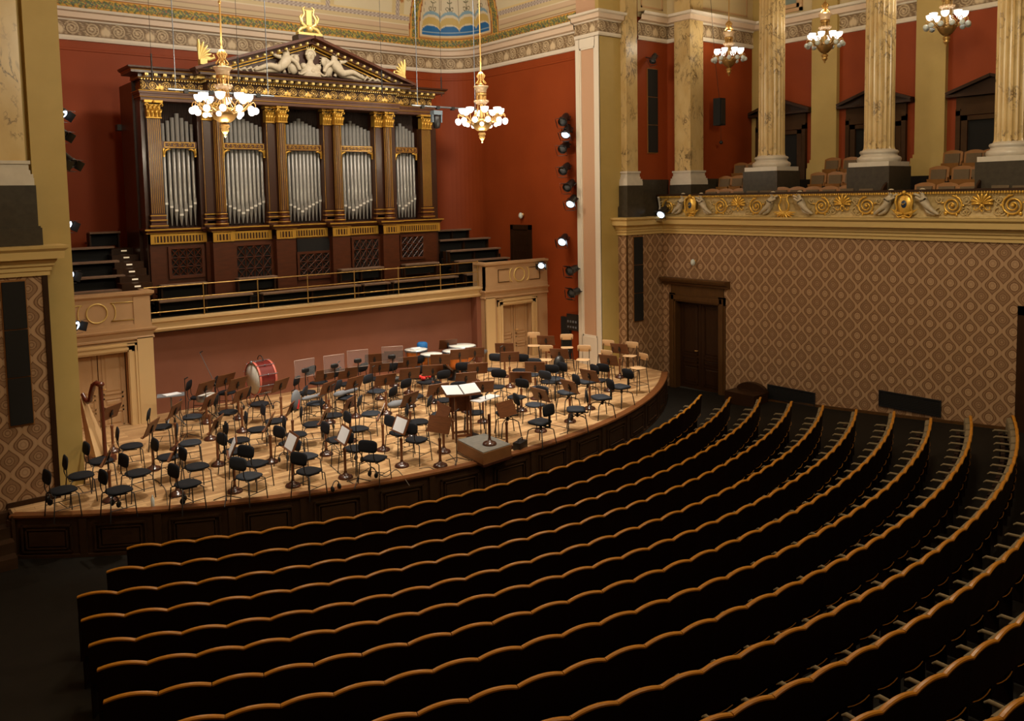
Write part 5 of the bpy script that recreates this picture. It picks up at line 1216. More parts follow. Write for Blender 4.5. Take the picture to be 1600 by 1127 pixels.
def chairA(fab='fabric', seat_w=.44):
    t = thing('orchestra_chair', (0, 0, 0), '', 'chair')
    b = pad(seat_w, .43, .05, .72, .012); b.xf(Matrix.Translation((0, .02, .435))); b.build('seat', M[fab], t)
    b = pad(.42, .24, .032, .55); b.xf(Matrix.Translation((0, -.215, .76)) @ Matrix.Rotation(PI / 2 - .16, 4, 'X')); b.build('backrest', M[fab], t)
    for sx in (-1, 1):
        for (ya, yb) in ((.17, .22), (-.15, -.23)):
            b = MB(); b.tube([(sx * .15, ya, .43), (sx * .21, (ya + yb) / 2 + .0, .41), (sx * .235, yb, .0)], .0105, 6); b.build('leg', M['black'], t)
    for sx in (-1, 1): b = MB(); b.tube([(sx * .17, .1, .425), (sx * .15, -.20, .44), (sx * .13, -.235, .55), (sx * .12, -.235, .78)], .010, 6); b.build('back_support', M['black'], t)
    b = MB(); b.tube([(-.225, .20, .20), (-.22, -.20, .20)], .007, 5); b.tube([(.225, .20, .20), (.22, -.20, .20)], .007, 5); b.tube([(-.22, .0, .20), (.22, .0, .20)], .007, 5); b.build('stretcher', M['black'], t)
    return t
def chairB():
    t = thing('orchestra_chair', (0, 0, 0), '', 'chair')
    b = pad(.46, .44, .075, .5, .01); b.xf(Matrix.Translation((0, .03, .46))); b.build('seat', M['fabric2'], t)
    b = pad(.40, .26, .05, .5); b.xf(Matrix.Translation((0, -.20, .80)) @ Matrix.Rotation(PI / 2 - .1, 4, 'X')); b.build('backrest', M['fabric'], t)
    b = MB(); b.box(-.03, .03, -.255, -.235, .43, .82); b.box(-.03, .03, -.25, .05, .42, .44); b.build('back_support', M['black'], t)
    b = MB(); b.tube([(0, .0, .46), (0, .0, .33)], .03, 8); b.build('adjusting_post', M['black'], t)
    for sx in (-1, 1):
        for sy in (-1, 1):
            b = MB(); b.tube([(sx * .02, sy * .02, .37), (sx * .13, sy * .12, .37), (sx * .20, sy * .19, .33), (sx * .24, sy * .24, 0)], .013, 6); b.build('leg', M['black'], t)
    return t
def stool():
    t = thing('tall_stool', (0, 0, 0), '', 'stool')
    b = pad(.38, .36, .014, .45, .004); b.xf(Matrix.Translation((0, 0, .69))); b.build('seat', M['beech'], t)
    b = pad(.40, .19, .010, .35, .0); b.xf(Matrix.Translation((0, -.19, .99)) @ Matrix.Rotation(PI / 2 - .12, 4, 'X')); b.build('backrest', M['beech'], t)
    for sx in (-1, 1):
        for sy in (-1, 1):
            b = MB(); b.tube(([(sx * .15, -.185, .97), (sx * .15, -.16, .69)] if sy < 0 else [(sx * .15, .14, .69)]) + [(sx * .21, sy * .22, 0)], .011, 6); b.build('leg', M['black'], t)
    b = MB(); z = .26; q = .19; b.tube([(-q, -q, z), (q, -q, z), (q, q, z), (-q, q, z)], .008, 5, closed=True); b.build('foot_ring', M['black'], t)
    return t
chA, chA2, chB, stl = chairA(), chairA('fabric2'), chairB(), stool()
protos = {'a': chA, 'c': chA2, 'b': chB, 's': stl}; used = set()
def spawn(key):
    if key not in used: used.add(key); return protos[key]
    return copy_tree(protos[key])
CH = [(97, 766, 'a'), (125, 743, 'a'), (156, 720, 'a'), (184, 766, 'a'), (214, 739, 'a'), (204, 697, 'a'), (251, 667, 'a'), (262, 714, 'a'), (296, 692, 'c'), (299, 651, 'c'), (292, 756, 'a'), (306, 729, 'a'),
 (311, 620, 'a'), (353, 613, 'a'), (355, 644, 'a'), (372, 688, 'a'), (365, 705, 'a'), (399, 724, 'a'), (388, 744, 'c'), (402, 671, 'a'), (428, 658, 'a'), (462, 679, 'a'), (452, 693, 'a'), (404, 631, 'a'),
 (477, 713, 'c'), (482, 736, 'a'), (488, 663, 'a'), (519, 649, 'a'), (525, 687, 'a'), (553, 701, 'a'), (559, 670, 'a'), (492, 630, 'c'), (478, 613, 'a'), (541, 621, 'c'), (578, 646, 'c'), (587, 611, 'c'), (579, 592, 'a'),
 (628, 632, 'a'), (653, 659, 'a'), (624, 676, 'a'), (650, 687, 'a'), (585, 716, 'a'), (687, 647, 'c'), (691, 625, 'a'), (665, 597, 'a'), (701, 605, 'a'), (622, 592, 'a'), (725, 592, 'a'), (662, 580, 'a'),
 (741, 644, 'a'), (720, 625, 'a'), (771, 577, 'c'), (776, 604, 'a'), (813, 578, 'a'), (808, 620, 'a'), (831, 585, 'c'), (843, 606, 'c'), (837, 632, 'c'), (793, 648, 'b'), (845, 662, 'b'), (902, 642, 'b'), (941, 623, 'b'), (971, 606, 'b'),
 (888, 615, 'b'), (918, 598, 'b'), (869, 594, 'b'), (935, 594, 'a'), (858, 596, 'a'), (646, 619, 'a'), (540, 600, 'a'), (497, 597, 'a')]
STL = [(834, 540), (852, 562), (886, 543), (911, 562), (942, 570), (946, 553), (984, 556), (997, 575)]
occ = []
# labels: arc number around the podium, then order from the left of the photo
def arc_labels(items, make):
    """items: (u, P, obj); bands by distance from the podium"""
    bands = {}
    for it in items:
        r = math.hypot(it[1][0] - POD[0], it[1][1] - POD[1]); k = min(4, int((r - 1.2) / 1.75)) if r > 1.2 else 0
        bands.setdefault(max(0, k), []).append(it)
    nm = ['innermost', 'second', 'third', 'fourth', 'outermost']
    for k, L in bands.items():
        L.sort(key=lambda it: it[0])
        for i, it in enumerate(L): it[2]['label'] = make(it[2], i, len(L), nm[k])
items = []
for (u, v, t_) in CH:
    P = onstage(u, v, .47); z = zst(P[1]); P = (P[0], P[1], z)
    o = spawn(t_); o.location = P; o.rotation_euler = (0, 0, heading(P, random.uniform(-.18, .18) + (.36 if u < 620 else .3 if u < 720 else -.5 if (t_ == 'b' and u < 930) else -.15))); o['kindc'] = t_; o['group'] = 'black orchestra chairs on the stage'
    items.append((u, P, o)); occ.append(P)
def mk(o, i, n, band):
    k = {'a': 'black orchestra chair', 'c': 'blue black orchestra chair', 'b': 'thick padded black cello chair'}[o['kindc']]
    return '%s, %s from the left in the %s arc round podium' % (k, ordn(i + 1), band)
arc_labels(items, mk)
for o in list(COL.objects):
    if 'kindc' in o: del o['kindc']
for k, (u, v) in enumerate(STL):
    P = onstage(u, v, .70); z = zst(P[1]); o = spawn('s'); o.location = (P[0], P[1], z); o.rotation_euler = (0, 0, heading(P, random.uniform(-.3, .3)))
    o['group'] = 'tall beech stools for the basses'; o['label'] = 'tall pale beech stool with black legs, %s from the left by the proscenium' % ords[k]
# music stands
def mstand(sheet=False, upper=True):
    t = thing('music_stand', (0, 0, 0), '', 'music stand')
    b = MB(); b.lathe([(.15, 0), (.15, .02), (.13, .05), (.07, .075), (.035, .10), (.03, .14)], 18); b.build('base', M['polew'], t)
    b = MB(); b.lathe([(.027, .10), (.028, .50), (.034, .53), (.034, .57), (.02, .585)], 10); b.build('pole', M['standw2'], t)
    b = MB(); b.tube([(0, 0, .57), (0, 0, .84)], .008, 6); b.box(-.03, .03, -.03, .0, .80, .87); b.build('upper_rod', M['black'], t)
    # desk: the player sits on the +y side and reads the face turned to +y
    Rm = Matrix.Translation((0, .0, .86)) @ Matrix.Rotation(.42, 4, 'X')
    b = MB(); b.box(-.27, .27, -.01, .008, -.155, .17)
    b.box(-.27, .27, .0, .05, -.17, -.155); b.xf(Rm); b.build('desk', M['standw'], t)
    b = MB(); b.box(-.02, .02, -.03, -.01, -.1, .06); b.xf(Rm); b.build('desk_bracket', M['black'], t)
    return t
M['standw2'] = mat('red_brown_stand_pole', (0.150, 0.050, 0.020), 0.3, coat=0.3)
protos['m'] = mstand()
# (u, v, kind of point: b base on the floor, d desk centre), sheet
MS = [(173, 783, 'b', 0), (240, 734, 'b', 0), (277, 774, 'b', 0), (177, 706, 'b', 0), (329, 687, 'b', 0), (341, 727, 'b', 0), (367, 769, 'b', 1), (424, 723, 'b', 1), (458, 760, 'b', 1), (510, 711, 'b', 1), (540, 747, 'b', 1), (379, 675, 'b', 0), (438, 602, 'd', 0), (456, 637, 'd', 0), (273, 641, 'd', 0), (371, 600, 'd', 0), (321, 606, 'd', 0), (352, 594, 'd', 0),
 (513, 606, 'd', 0), (554, 598, 'd', 0), (602, 594, 'd', 0), (508, 586, 'd', 0), (544, 583, 'd', 0), (593, 574, 'd', 0), (640, 584, 'd', 0), (637, 566, 'd', 0), (676, 579, 'd', 0), (640, 624, 'd', 0), (546, 631, 'd', 0), (599, 704, 'b', 1), (628, 729, 'b', 1), (688, 729, 'b', 0), (684, 609, 'd', 0), (728, 591, 'd', 0), (746, 576, 'd', 0), (754, 605, 'd', 0),
 (788, 544, 'd', 0), (796, 558, 'd', 0), (836, 574, 'd', 0), (814, 590, 'd', 0), (844, 617, 'd', 0), (791, 639, 'd', 0), (718, 554, 'd', 0), (742, 551, 'd', 0), (700, 538, 'd', 0), (688, 562, 'd', 0), (853, 532, 'd', 0), (874, 553, 'd', 0), (968, 545, 'd', 0), (951, 563, 'd', 0), (921, 587, 'd', 0), (890, 604, 'd', 0), (615, 556, 'd', 0), (585, 561, 'd', 0), (692, 645, 'd', 0)]
items = []; ms0 = protos['m']
shm = MB(); shm.box(-.21, .21, .012, .018, -.145, .13); shm.xf(Matrix.Translation((0, .0, .86)) @ Matrix.Rotation(.42, 4, 'X')); ME_SHEET = shm.mesh('music_sheet', M['paper'])
for (u, v, kd, sh) in MS:
    P = onstage(u, v, .0 if kd == 'b' else .86); P = (P[0], P[1], zst(P[1])); o = spawn('m'); o.location = P
    o.rotation_euler = (0, 0, heading(P, random.uniform(-.12, .12) - (.16 if u < 700 else -.1)) + PI)
    o['group'] = 'wooden music stands on the stage'; o['sheet'] = sh; items.append((u, P, o))
    if sh:
        s_ = inst('music_sheet', ME_SHEET, None, P, (0, 0, o.rotation_euler.z)); s_['sh'] = 1; items.append((u, P, s_))
sheets = [it for it in items if 'sh' in it[2]]; items = [it for it in items if 'sh' not in it[2]]
arc_labels(items, lambda o, i, n, band: '%s, %s from the left in the %s arc round podium' % ('wooden music stand with white sheets' if o['sheet'] else 'bare brown music stand', ordn(i + 1), band))
for o in list(COL.objects):
    if 'sheet' in o: del o['sheet']
sheets.sort(key=lambda it: it[0])
for k, it in enumerate(sheets): del it[2]['sh']; tag(it[2], 'open white music sheet on a left side stand, %s white sheet from the left' % ords[k], 'sheet music', 'music sheets on the left stands')
# microphone stands
def micstand(u, v, vtop, lab, boom=None):
    P = onstage(u, v); z = zst(P[1]); Zc = (RW.T @ (np.array(P) - CAMP))[2]; H = (v - vtop) / F_PX * Zc
    t = thing('microphone_stand', (P[0], P[1], z), lab, 'microphone stand', 'microphone stands among the chairs')
    b = MB(); b.tube([(0, 0, .03), (0, 0, H)], .0095, 6); b.build('pole', M['black'], t)
    for k in range(3):
        a = k * 2.1 + u; b = MB(); b.tube([(0, 0, .12), (.28 * math.cos(a), .28 * math.sin(a), .01)], .009, 5); b.build('foot', M['black'], t)
    if boom:
        dx, dz = boom; rgt = RW[:, 0]; b = MB(); b.tube([(0, 0, H), (rgt[0] * dx, rgt[1] * dx, H + dz)], .008, 5); b.build('boom_arm', M['steel'], t); mx, my, mz = rgt[0] * dx, rgt[1] * dx, H + dz
    else: mx = my = 0; mz = H
    b = MB(); b.tube([(mx, my, mz - .02), (mx + .07, my - .02, mz + .02)], .013, 6); b.build('microphone', M['black'], t)
MIC = [(354, 785, 662, None), (293, 686, 590, None), (339, 652, 600, (-.35, .8)), (559, 757, 600, None), (522, 702, 600, None), (584, 645, 572, None), (714, 724, 640, None), (681, 665, 592, None), (783, 617, 541, None), (808, 548, 513, None), (652, 568, 518, None), (733, 543, 508, None), (869, 652, 583, None), (886, 590, 549, None), (555, 615, 608, (-.45, .75)), (457, 640, 610, None), (760, 690, 614, None), (775, 692, 612, None)]
for k, (u, v, vt, bm) in enumerate(sorted(MIC)): micstand(u, v, vt, 'thin black microphone stand%s, %s microphone stand from the left' % (' with a raised boom' if bm else '', ords[k]), bm)
# conductor's podium, desk and score
pz = .75 + .30
pc = [onz(u, v, pz)[:2] for (u, v) in ((714, 687), (757, 677), (799, 694), (755, 708))]
c0 = sum(pc) / 4
t = thing('conductor_podium', (c0[0], c0[1], .75), 'low wooden conductor podium topped with a grey mat at the stage edge', 'podium')
L_ = [(p - c0) for p in pc]
b = MB(); b.prism([tuple(p) for p in L_][::-1], 0, .28); b.build('podium_box', M['podw'] if 'podw' in M else mat('podium_wood', (0.27, 0.12, 0.045), 0.4, noise=(0.21, 0.09, 0.033), scale=5), t)
b = MB(); b.prism([tuple(p * .97) for p in L_][::-1], .28, .30); b.build('mat', M['matgrey'], t)
b = MB(); b.prism([tuple(p * 1.02) for p in L_][::-1], 0, .05); b.build('plinth', M['polew'], t)
P = onstage(722, 688); P[2] = .75
t = thing('conductor_stand', P, 'tall wooden conductor desk with open legs behind the podium', 'conductor stand', rz=-.35)
for sx in (-1, 1):
    for sy in (-1, 1): b = MB(); b.box(sx * .17 - .022, sx * .17 + .022, sy * .14 - .022, sy * .14 + .022, 0, 1.06); b.build('leg', M['standw2'], t)
for (a_, c_, d_, e_, f_, g_) in ((-.19, .19, -.16, -.13, .12, .17), (-.19, .19, .13, .16, .12, .17), (-.19, -.16, -.16, .16, .45, .49), (.16, .19, -.16, .16, .45, .49)): b = MB(); b.box(a_, c_, d_, e_, f_, g_); b.build('crossbar', M['standw2'], t)
b = MB(); b.obox((0, .0, 1.12), (.40, 0, 0), (0, .26, .05), (0, 0, .015)); b.build('desk_top', M['standw'], t)
b = MB(); b.box(-.24, .24, .14, .16, .62, 1.08); b.build('back_panel', M['standw'], t)
sc = thing('open_score', (P[0], P[1], P[2] + 1.135), 'large open white score lying on the conductor desk', 'sheet music', rz=-.35)
for sx in (-1, 1):
    b = MB(); b.obox((sx * .20, 0, .02), (.19, 0, .012 * sx), (0, .25, .048), (0, 0, .006)); b.build('page', M['paper'], sc)
b = MB(); b.obox((0, 0, .02), (.012, 0, 0), (0, .25, .048), (0, 0, .004)); b.build('gutter', M['black'], sc)
b = MB(); b.obox((0, 0, 0), (.12, 0, 0), (0, .16, 0), (0, 0, .02)); o = b.build('black_case', M['black'], None, (P[0] + .30, P[1] - .02, .80)); tag(o, 'flat black case at the foot of the conductor desk', 'case')
# post standing on the podium
Pp = onz(765, 694, pz + .01); t = thing('stand_post', (Pp[0], Pp[1], pz), 'bare dark wooden stand post with round base on the grey podium mat', 'stand')
b = MB(); b.lathe([(.15, 0), (.15, .02), (.13, .05), (.07, .075), (.035, .10), (.03, .14)], 18); b.build('base', M['polew'], t)
b = MB(); b.lathe([(.027, .10), (.028, .50), (.034, .53), (.034, .62), (.02, .64)], 10); b.build('pole', M['polew'], t)
P = onstage(760, 690); P = onstage(758, 622, .95)
t = thing('side_table', (P[0], P[1], zst(P[1])), 'small narrow white side table on thin legs right of the conductor desk', 'table', rz=.25)
b = MB(); b.box(-.36, .36, -.14, .14, .93, .95); b.build('table_top', M['paper'], t)
for sx in (-1, 1):
    for sy in (-1, 1): b = MB(); b.tube([(sx * .3, sy * .1, .93), (sx * .32, sy * .12, 0)], .01, 6); b.build('leg', M['black'], t)
# percussion
P = onstage(409, 640); P = onstage(410, 637)
t = thing('bass_drum', (P[0], P[1], zst(P[1])), 'large red bass drum with white head and salmon hoops on a stand', 'drum', rz=.08)
Rx = Matrix.Translation((0, 0, .78)) @ Matrix.Rotation(PI / 2, 4, 'Y') @ Matrix.Translation((0, 0, -.22))
b = MB(); b.lathe([(.40, .03), (.40, .42)], 28, cap=False); b.xf(Rx); b.build('shell', M['drumred'], t)
for z in (0, .42): b = MB(); b.lathe([(.41, z - .02), (.43, z - .02), (.43, z + .03), (.41, z + .03)], 28, cap=False); b.xf(Rx); b.build('hoop', M['hoop'], t)
for z, n_ in ((-.004, 'head'), (.424, 'head')): b = MB(); b.lathe([(.001, z), (.405, z), (.405, z + .006), (.001, z + .006)], 28); b.xf(Rx); b.build(n_, M['skin'], t)
b = MB()
for k in range(10):
    a = 2 * PI * k / 10; b.tube([(.435 * math.cos(a), .435 * math.sin(a), -.05), (.435 * math.cos(a), .435 * math.sin(a), .47)], .009, 5); b.sph((.435 * math.cos(a), .435 * math.sin(a), .21), .022, 5)
b.xf(Rx); b.build('tension_rods', M['steel'], t)
b = MB(); pts = [(0, .15 * math.cos(PI * k / 8), 1.22 + .12 * math.sin(PI * k / 8)) for k in range(9)]; b.tube(pts, .012, 6); b.build('carry_handle', M['black'], t)
b = MB()
for sx in (-1, 1): b.tube([(sx * .15, -.3, 0), (sx * .12, 0, .36), (sx * .15, .3, 0)], .014, 6)
b.tube([(-.15, -.25, .12), (.15, -.25, .12)], .012, 5); b.tube([(-.15, .25, .12), (.15, .25, .12)], .012, 5); b.build('stand', M['black'], t)
b = MB(); b.sph((-.25, .0, 1.20), .04, 6); b.build('fitting', M['steel'], t)
for k, (u, v, r, lab) in enumerate(((650, 546, .33, 'timpani with papers on its white head, leftmost of the kettle drums'), (674, 553, .31, 'timpani with orange copper bowl, second kettle drum from the left'), (711, 548, .36, 'timpani with orange bowl third from the left behind a music stand'), (722, 540, .40, 'largest timpani at the back right of the kettle drums'))):
    P = onstage(u, v, .84); t = thing('timpani', (P[0], P[1], zst(P[1])), lab, 'drum', 'timpani at the back wall', rz=k * .7)
    b = MB(); b.lathe([(.12, .30), (r * .55, .34), (r * .85, .48), (r * .95, .66), (r, .80)], 24); b.build('bowl', M['copper'], t)
    b = MB(); b.lathe([(r, .79), (r * 1.05, .79), (r * 1.05, .84), (r, .845)], 28, cap=False); b.build('hoop', M['steel'], t)
    b = MB(); b.lathe([(.001, .846), (r, .842), (r * 1.0, .835), (.001, .835)], 28); b.build('head', M['skin'], t)
    b = MB(); b.lathe([(.22, .0), (.24, .02), (.10, .08), (.08, .30)], 14); b.build('base', M['black'], t)
    b = MB()
    for q in range(6): a = q * PI / 3; b.tube([(r * 1.06 * math.cos(a), r * 1.06 * math.sin(a), .82), (r * .98 * math.cos(a), r * .98 * math.sin(a), .45), (.12 * math.cos(a), .12 * math.sin(a), .28)], .012, 5)
    b.build('struts', M['steel'], t)
P = onstage(650, 545, .86); b = MB(); b.obox((0, 0, 0), (.16, .03, 0), (-.02, .10, 0), (0, 0, .008)); b.obox((.04, .05, .01), (.13, -.03, 0), (.02, .09, 0), (0, 0, .006)); o = b.build('sheet_pile', M['paper'], None, (P[0], P[1], P[2])); tag(o, 'loose white papers lying on the leftmost timpani', 'papers')
P = onstage(667, 545, .80); b = MB(); b.lathe([(.001, 0), (.15, .0), (.16, .05), (.16, .20), (.12, .24), (.001, .25)], 16); o = b.build('cloth_bundle', M['blue'], None, (P[0], P[1] + .25, P[2] - .08)); tag(o, 'bright blue drum cover between the two left timpani', 'cover')
P = onstage(322, 617, .62); t = thing('snare_drum', (P[0], P[1], zst(P[1])), 'white headed snare drum on a stand behind the left music stands', 'drum')
b = MB(); b.lathe([(.22, .48), (.23, .50), (.23, .62), (.22, .635)], 20); b.build('shell', M['steel'], t); b = MB(); b.lathe([(.001, .637), (.215, .636), (.215, .63), (.001, .63)], 20); b.build('head', M['skin'], t)
b = MB()
for k in range(3): a = 2.1 * k; b.tube([(0, 0, .48), (0, 0, .25), (.25 * math.cos(a), .25 * math.sin(a), 0)], .012, 5)
b.build('stand', M['black'], t)
P = onstage(267, 617, .76); t = thing('percussion_table', (P[0], P[1], zst(P[1])), 'small trap table with cymbal and papers by the left door pilaster', 'table', rz=-.3)
b = MB(); b.box(-.30, .30, -.18, .18, .74, .76); b.build('table_top', M['greyc'], t); b = MB(); b.tube([(0, 0, .74), (0, 0, .35)], .02, 6)
for k in range(3): a = 2.1 * k; b.tube([(0, 0, .36), (.3 * math.cos(a), .3 * math.sin(a), 0)], .015, 5)
b.build('table_legs', M['steel'], t)
b = MB(); b.obox((0, 0, 0), (.18, .02, 0), (-.02, .11, 0), (0, 0, .008)); o = b.build('paper', M['paper'], None, (P[0] + .02, P[1], zst(P[1]) + .77)); tag(o, 'white papers on the small trap table at the left', 'papers')
# clear acrylic sound shields with their stands
for k, (u, v) in enumerate(((476, 575), (522, 568), (559, 560), (613, 554))):
    P = onstage(u, v, 1.25); rz = heading(P, .0) + PI - .42
    t = thing('sound_shield', (P[0], P[1], zst(P[1])), 'clear acrylic sound shield on a stand at the back, %s from the left' % ords[k], 'sound shield', 'clear sound shields before the back wall', rz=rz)
    b = MB(); b.box(-.27, .27, -.006, .006, 1.03, 1.46); b.build('acrylic_sheet', M['acrylic'], t)
    b = MB(); b.tube([(-.27, 0, 1.03), (.27, 0, 1.03), (.27, 0, 1.46), (-.27, 0, 1.46)], .007, 5, closed=True); b.build('sheet_edge', M['acr2'] if 'acr2' in M else M.setdefault('acr2', mat('pale_acrylic_edge', (0.55, 0.42, 0.36), 0.3)), t)
    b = MB(); b.tube([(0, -.02, .03), (0, -.02, 1.2)], .012, 6); b.build('stand_pole', M['black'], t)
    b = pad(.20, .12, .04, .6); b.xf(Matrix.Translation((-.02, -.05, 1.2)) @ Matrix.Rotation(PI / 2, 4, 'X')); b.build('clamp', M['black'], t)
    b = MB()
    for q in range(3): a = 2.1 * q; b.tube([(0, -.02, .14), (.26 * math.cos(a), .26 * math.sin(a), .01)], .011, 5)
    b.build('stand_foot', M['black'], t)
# harp
P = onstage(158, 722); t = thing('harp', (P[0], P[1], zst(P[1])), 'concert harp with dark red pillar and pale soundboard beside the left proscenium', 'harp', rz=math.atan2(RW[1][0], RW[0][0]) - .55)
b = MB(); b.tube([(.16, 0, .12), (.15, 0, 1.0), (.14, 0, 1.62)], [.045, .036, .036], 10); b.lathe([(.05, 1.60), (.075, 1.63), (.06, 1.68), (.001, 1.70)], 12, (.14, 0, 0)); b.build('pillar', M['harpw'], t)
b = MB(); np_ = [(.14, 1.62), (.0, 1.66), (-.12, 1.60), (-.20, 1.44), (-.26, 1.27), (-.34, 1.22), (-.44, 1.28), (-.52, 1.38)]
b.tube([(p[0], 0, p[1]) for p in np_], [.05, .055, .055, .055, .05, .045, .045, .04], 8); b.build('neck', M['harpw'], t)
b = MB(); b.add([(-.50, -.05, 1.30), (-.50, .05, 1.30), (.10, .17, .16), (.10, -.17, .16), (-.56, -.05, 1.22), (-.56, .05, 1.22), (-.16, .17, .10), (-.16, -.17, .10)], [(0, 1, 2, 3), (0, 3, 7, 4), (1, 5, 6, 2), (4, 7, 6, 5), (0, 4, 5, 1), (3, 2, 6, 7)]); b.build('soundbox', M['harpb'], t)
b = MB(); b.box(-.22, .24, -.20, .20, .02, .14); b.build('pedal_base', M['harpw'], t)
b = MB()
for k in range(24):
    q = (k + .5) / 24; x = -.46 + .56 * q; zb_ = 1.30 - (x + .50) / .60 * 1.14 + .01
    # find the neck height above x
    zt = None
    for (p, r_) in zip(np_[:-1], np_[1:]):
        lo, hi = sorted((p[0], r_[0]))
        if lo <= x <= hi: zt = p[1] + (r_[1] - p[1]) * ((x - p[0]) / (r_[0] - p[0]) if r_[0] != p[0] else 0)
    if zt: b.tube([(x, 0, zb_), (x + .0, 0, zt)], .0022, 3)
b.build('strings', M['harpb'], t)['kind'] = 'stuff'
# cases, jackets, flowers and small things left lying about
def lay(name, b, m_, u, v, h, lab, cat, rz=0.0, grp=None):
    P = onstage(u, v, h); o = b.build(name, M[m_], None, P); o.rotation_euler = (0, 0, rz); return tag(o, lab, cat, grp)
def casem(l=.45, r=.10):
    b = MB(); b.lathe([(.001, -l), (r * .6, -l * .96), (r, -l * .6), (r * .75, 0), (r * .9, l * .5), (r * .4, l * .96), (.001, l)], 12); b.xf(Matrix.Translation((0, 0, r)) @ Matrix.Diagonal((1, 1, .8, 1)) @ Matrix.Rotation(PI / 2, 4, 'Y')); return b
lay('instrument_case', casem(.42, .12), 'greyc', 630, 637, .48, 'grey covered instrument lying across a chair in the middle of the stage', 'instrument case', .1)
lay('instrument_case', casem(.36, .07), 'greyc', 492, 624, .60, 'slim blue grey instrument case on a chair behind the left stands', 'instrument case', .2)
lay('instrument_case', casem(.40, .10), 'greyc', 541, 619, .48, 'grey instrument case on the chair beside the boom microphone', 'instrument case', .3)
lay('instrument_case', casem(.42, .13), 'black', 625, 600, .48, 'black instrument case in the dark wind section', 'instrument case', .0)
lay('instrument_case', casem(.40, .16), 'black', 700, 580, .10, 'black instrument case on the floor before the timpani', 'instrument case', .5)
lay('instrument_case', casem(.45, .16), 'greyc', 744, 560, .25, 'grey case on the floor right of the timpani', 'instrument case', .1)
b = MB(); b.sph((0, 0, .20), .20, 9, 0, (.9, .35, 1.2)); lay('jacket', b, 'greyc', 463, 640, .78, 'grey jacket draped over the music stand left of centre', 'jacket', .6)
b = MB(); b.tube([(0, -.03, .30), (.03, -.06, .18), (-.02, -.08, .02)], [.04, .05, .03], 6); lay('scarf', b, 'redc', 461, 640, .78, 'bright red scarf on the grey jacket', 'scarf', .6)
b = MB()
for k in range(9): b.sph((random.uniform(-.12, .12), random.uniform(-.1, .1), .04 + random.uniform(0, .08)), .05, 5)
lay('flowers', b, 'redc', 665, 594, .49, 'small bunch of red flowers lying on a chair seat', 'flowers')
b = MB(); b.sph((0, 0, .25), .22, 8, 0, (.9, .6, 1.2)); lay('jacket', b, 'black', 874, 584, .42, 'black jacket hung over a cello chair back at the right', 'jacket')
b = MB(); b.box(-.17, .17, -.09, .09, 0, .16); b.tube([(-.1, 0, .16), (-.1, 0, .22), (.1, 0, .22), (.1, 0, .16)], .012, 5); lay('power_box', b, 'black', 813, 701, 0, 'black metal box with handle on the floor right of the podium', 'box', .4)
def headphones(u, v, h, lab):
    P = onstage(u, v, h); t = thing('headphones', P, lab, 'headphones', 'black headphones about the stage', rz=u)
    b = MB(); b.tube([(.09 * math.cos(PI * k / 10), 0, .10 + .10 * math.sin(PI * k / 10)) for k in range(11)], .010, 5); b.build('headband', M['black'], t)
    for sx in (-1, 1): b = MB(); b.sph((sx * .09, 0, .07), .05, 7, 0, (.5, 1, 1.2)); b.build('ear_cup', M['black'], t)
for k, (u, v, h) in enumerate(((77, 789, .16), (181, 793, .12), (287, 787, .06), (267, 664, .2), (443, 722, .16), (583, 747, .14), (376, 641, .2), (433, 640, .2), (525, 768, 0), (893, 657, .16), (561, 722, .2), (515, 672, .3))): headphones(u, v, h, 'black headphones left on the stage, %s pair from the left' % ords[sorted(x[0] for x in ((77,), (181,), (287,), (267,), (443,), (583,), (376,), (433,), (525,), (893,), (561,), (515,))).index(u)])
b = MB(); b.lathe([(.03, 0), (.032, .02), (.032, .15), (.012, .19), (.012, .22)], 10); lay('water_bottle', b, 'globeoff', 239, 793, 0, 'small clear water bottle near the front edge left', 'bottle')
M['cable'] = mat('grey_cable', (0.10, 0.08, 0.06), 0.6)
for k, pts in enumerate((((215, 755), (240, 750), (258, 765), (262, 795)), ((515, 727), (530, 740), (545, 752), (560, 762)), ((655, 733), (670, 731), (683, 735), (700, 728)), ((830, 660), (860, 664), (890, 672), (872, 680)), ((640, 760), (620, 735), (600, 745), (570, 720)), ((700, 735), (712, 722), (690, 700), (672, 690)), ((520, 640), (560, 650), (600, 655), (640, 650)), ((270, 668), (300, 664), (330, 662), (360, 667)))):
    c = [onstage(u, v) for (u, v) in pts if True]; q = [np.array(p) for p in c]; path = []
    for i in range(len(q) - 1):
        p0, p1, p2, p3 = q[max(0, i - 1)], q[i], q[i + 1], q[min(len(q) - 1, i + 2)]
        for s_ in range(6):
            t_ = s_ / 6; path.append(.5 * ((2 * p1) + (-p0 + p2) * t_ + (2 * p0 - 5 * p1 + 4 * p2 - p3) * t_ ** 2 + (-p0 + 3 * p1 - 3 * p2 + p3) * t_ ** 3))
    b = MB(); b.tube([(p[0], p[1], zst(p[1]) + .008) for p in path], .008, 5); o = b.build('cable', M['cable']); tag(o, 'thin dark cable snaking over the parquet, %s of the loose stage cables' % ords[k], 'cable', 'cables on the stage floor')

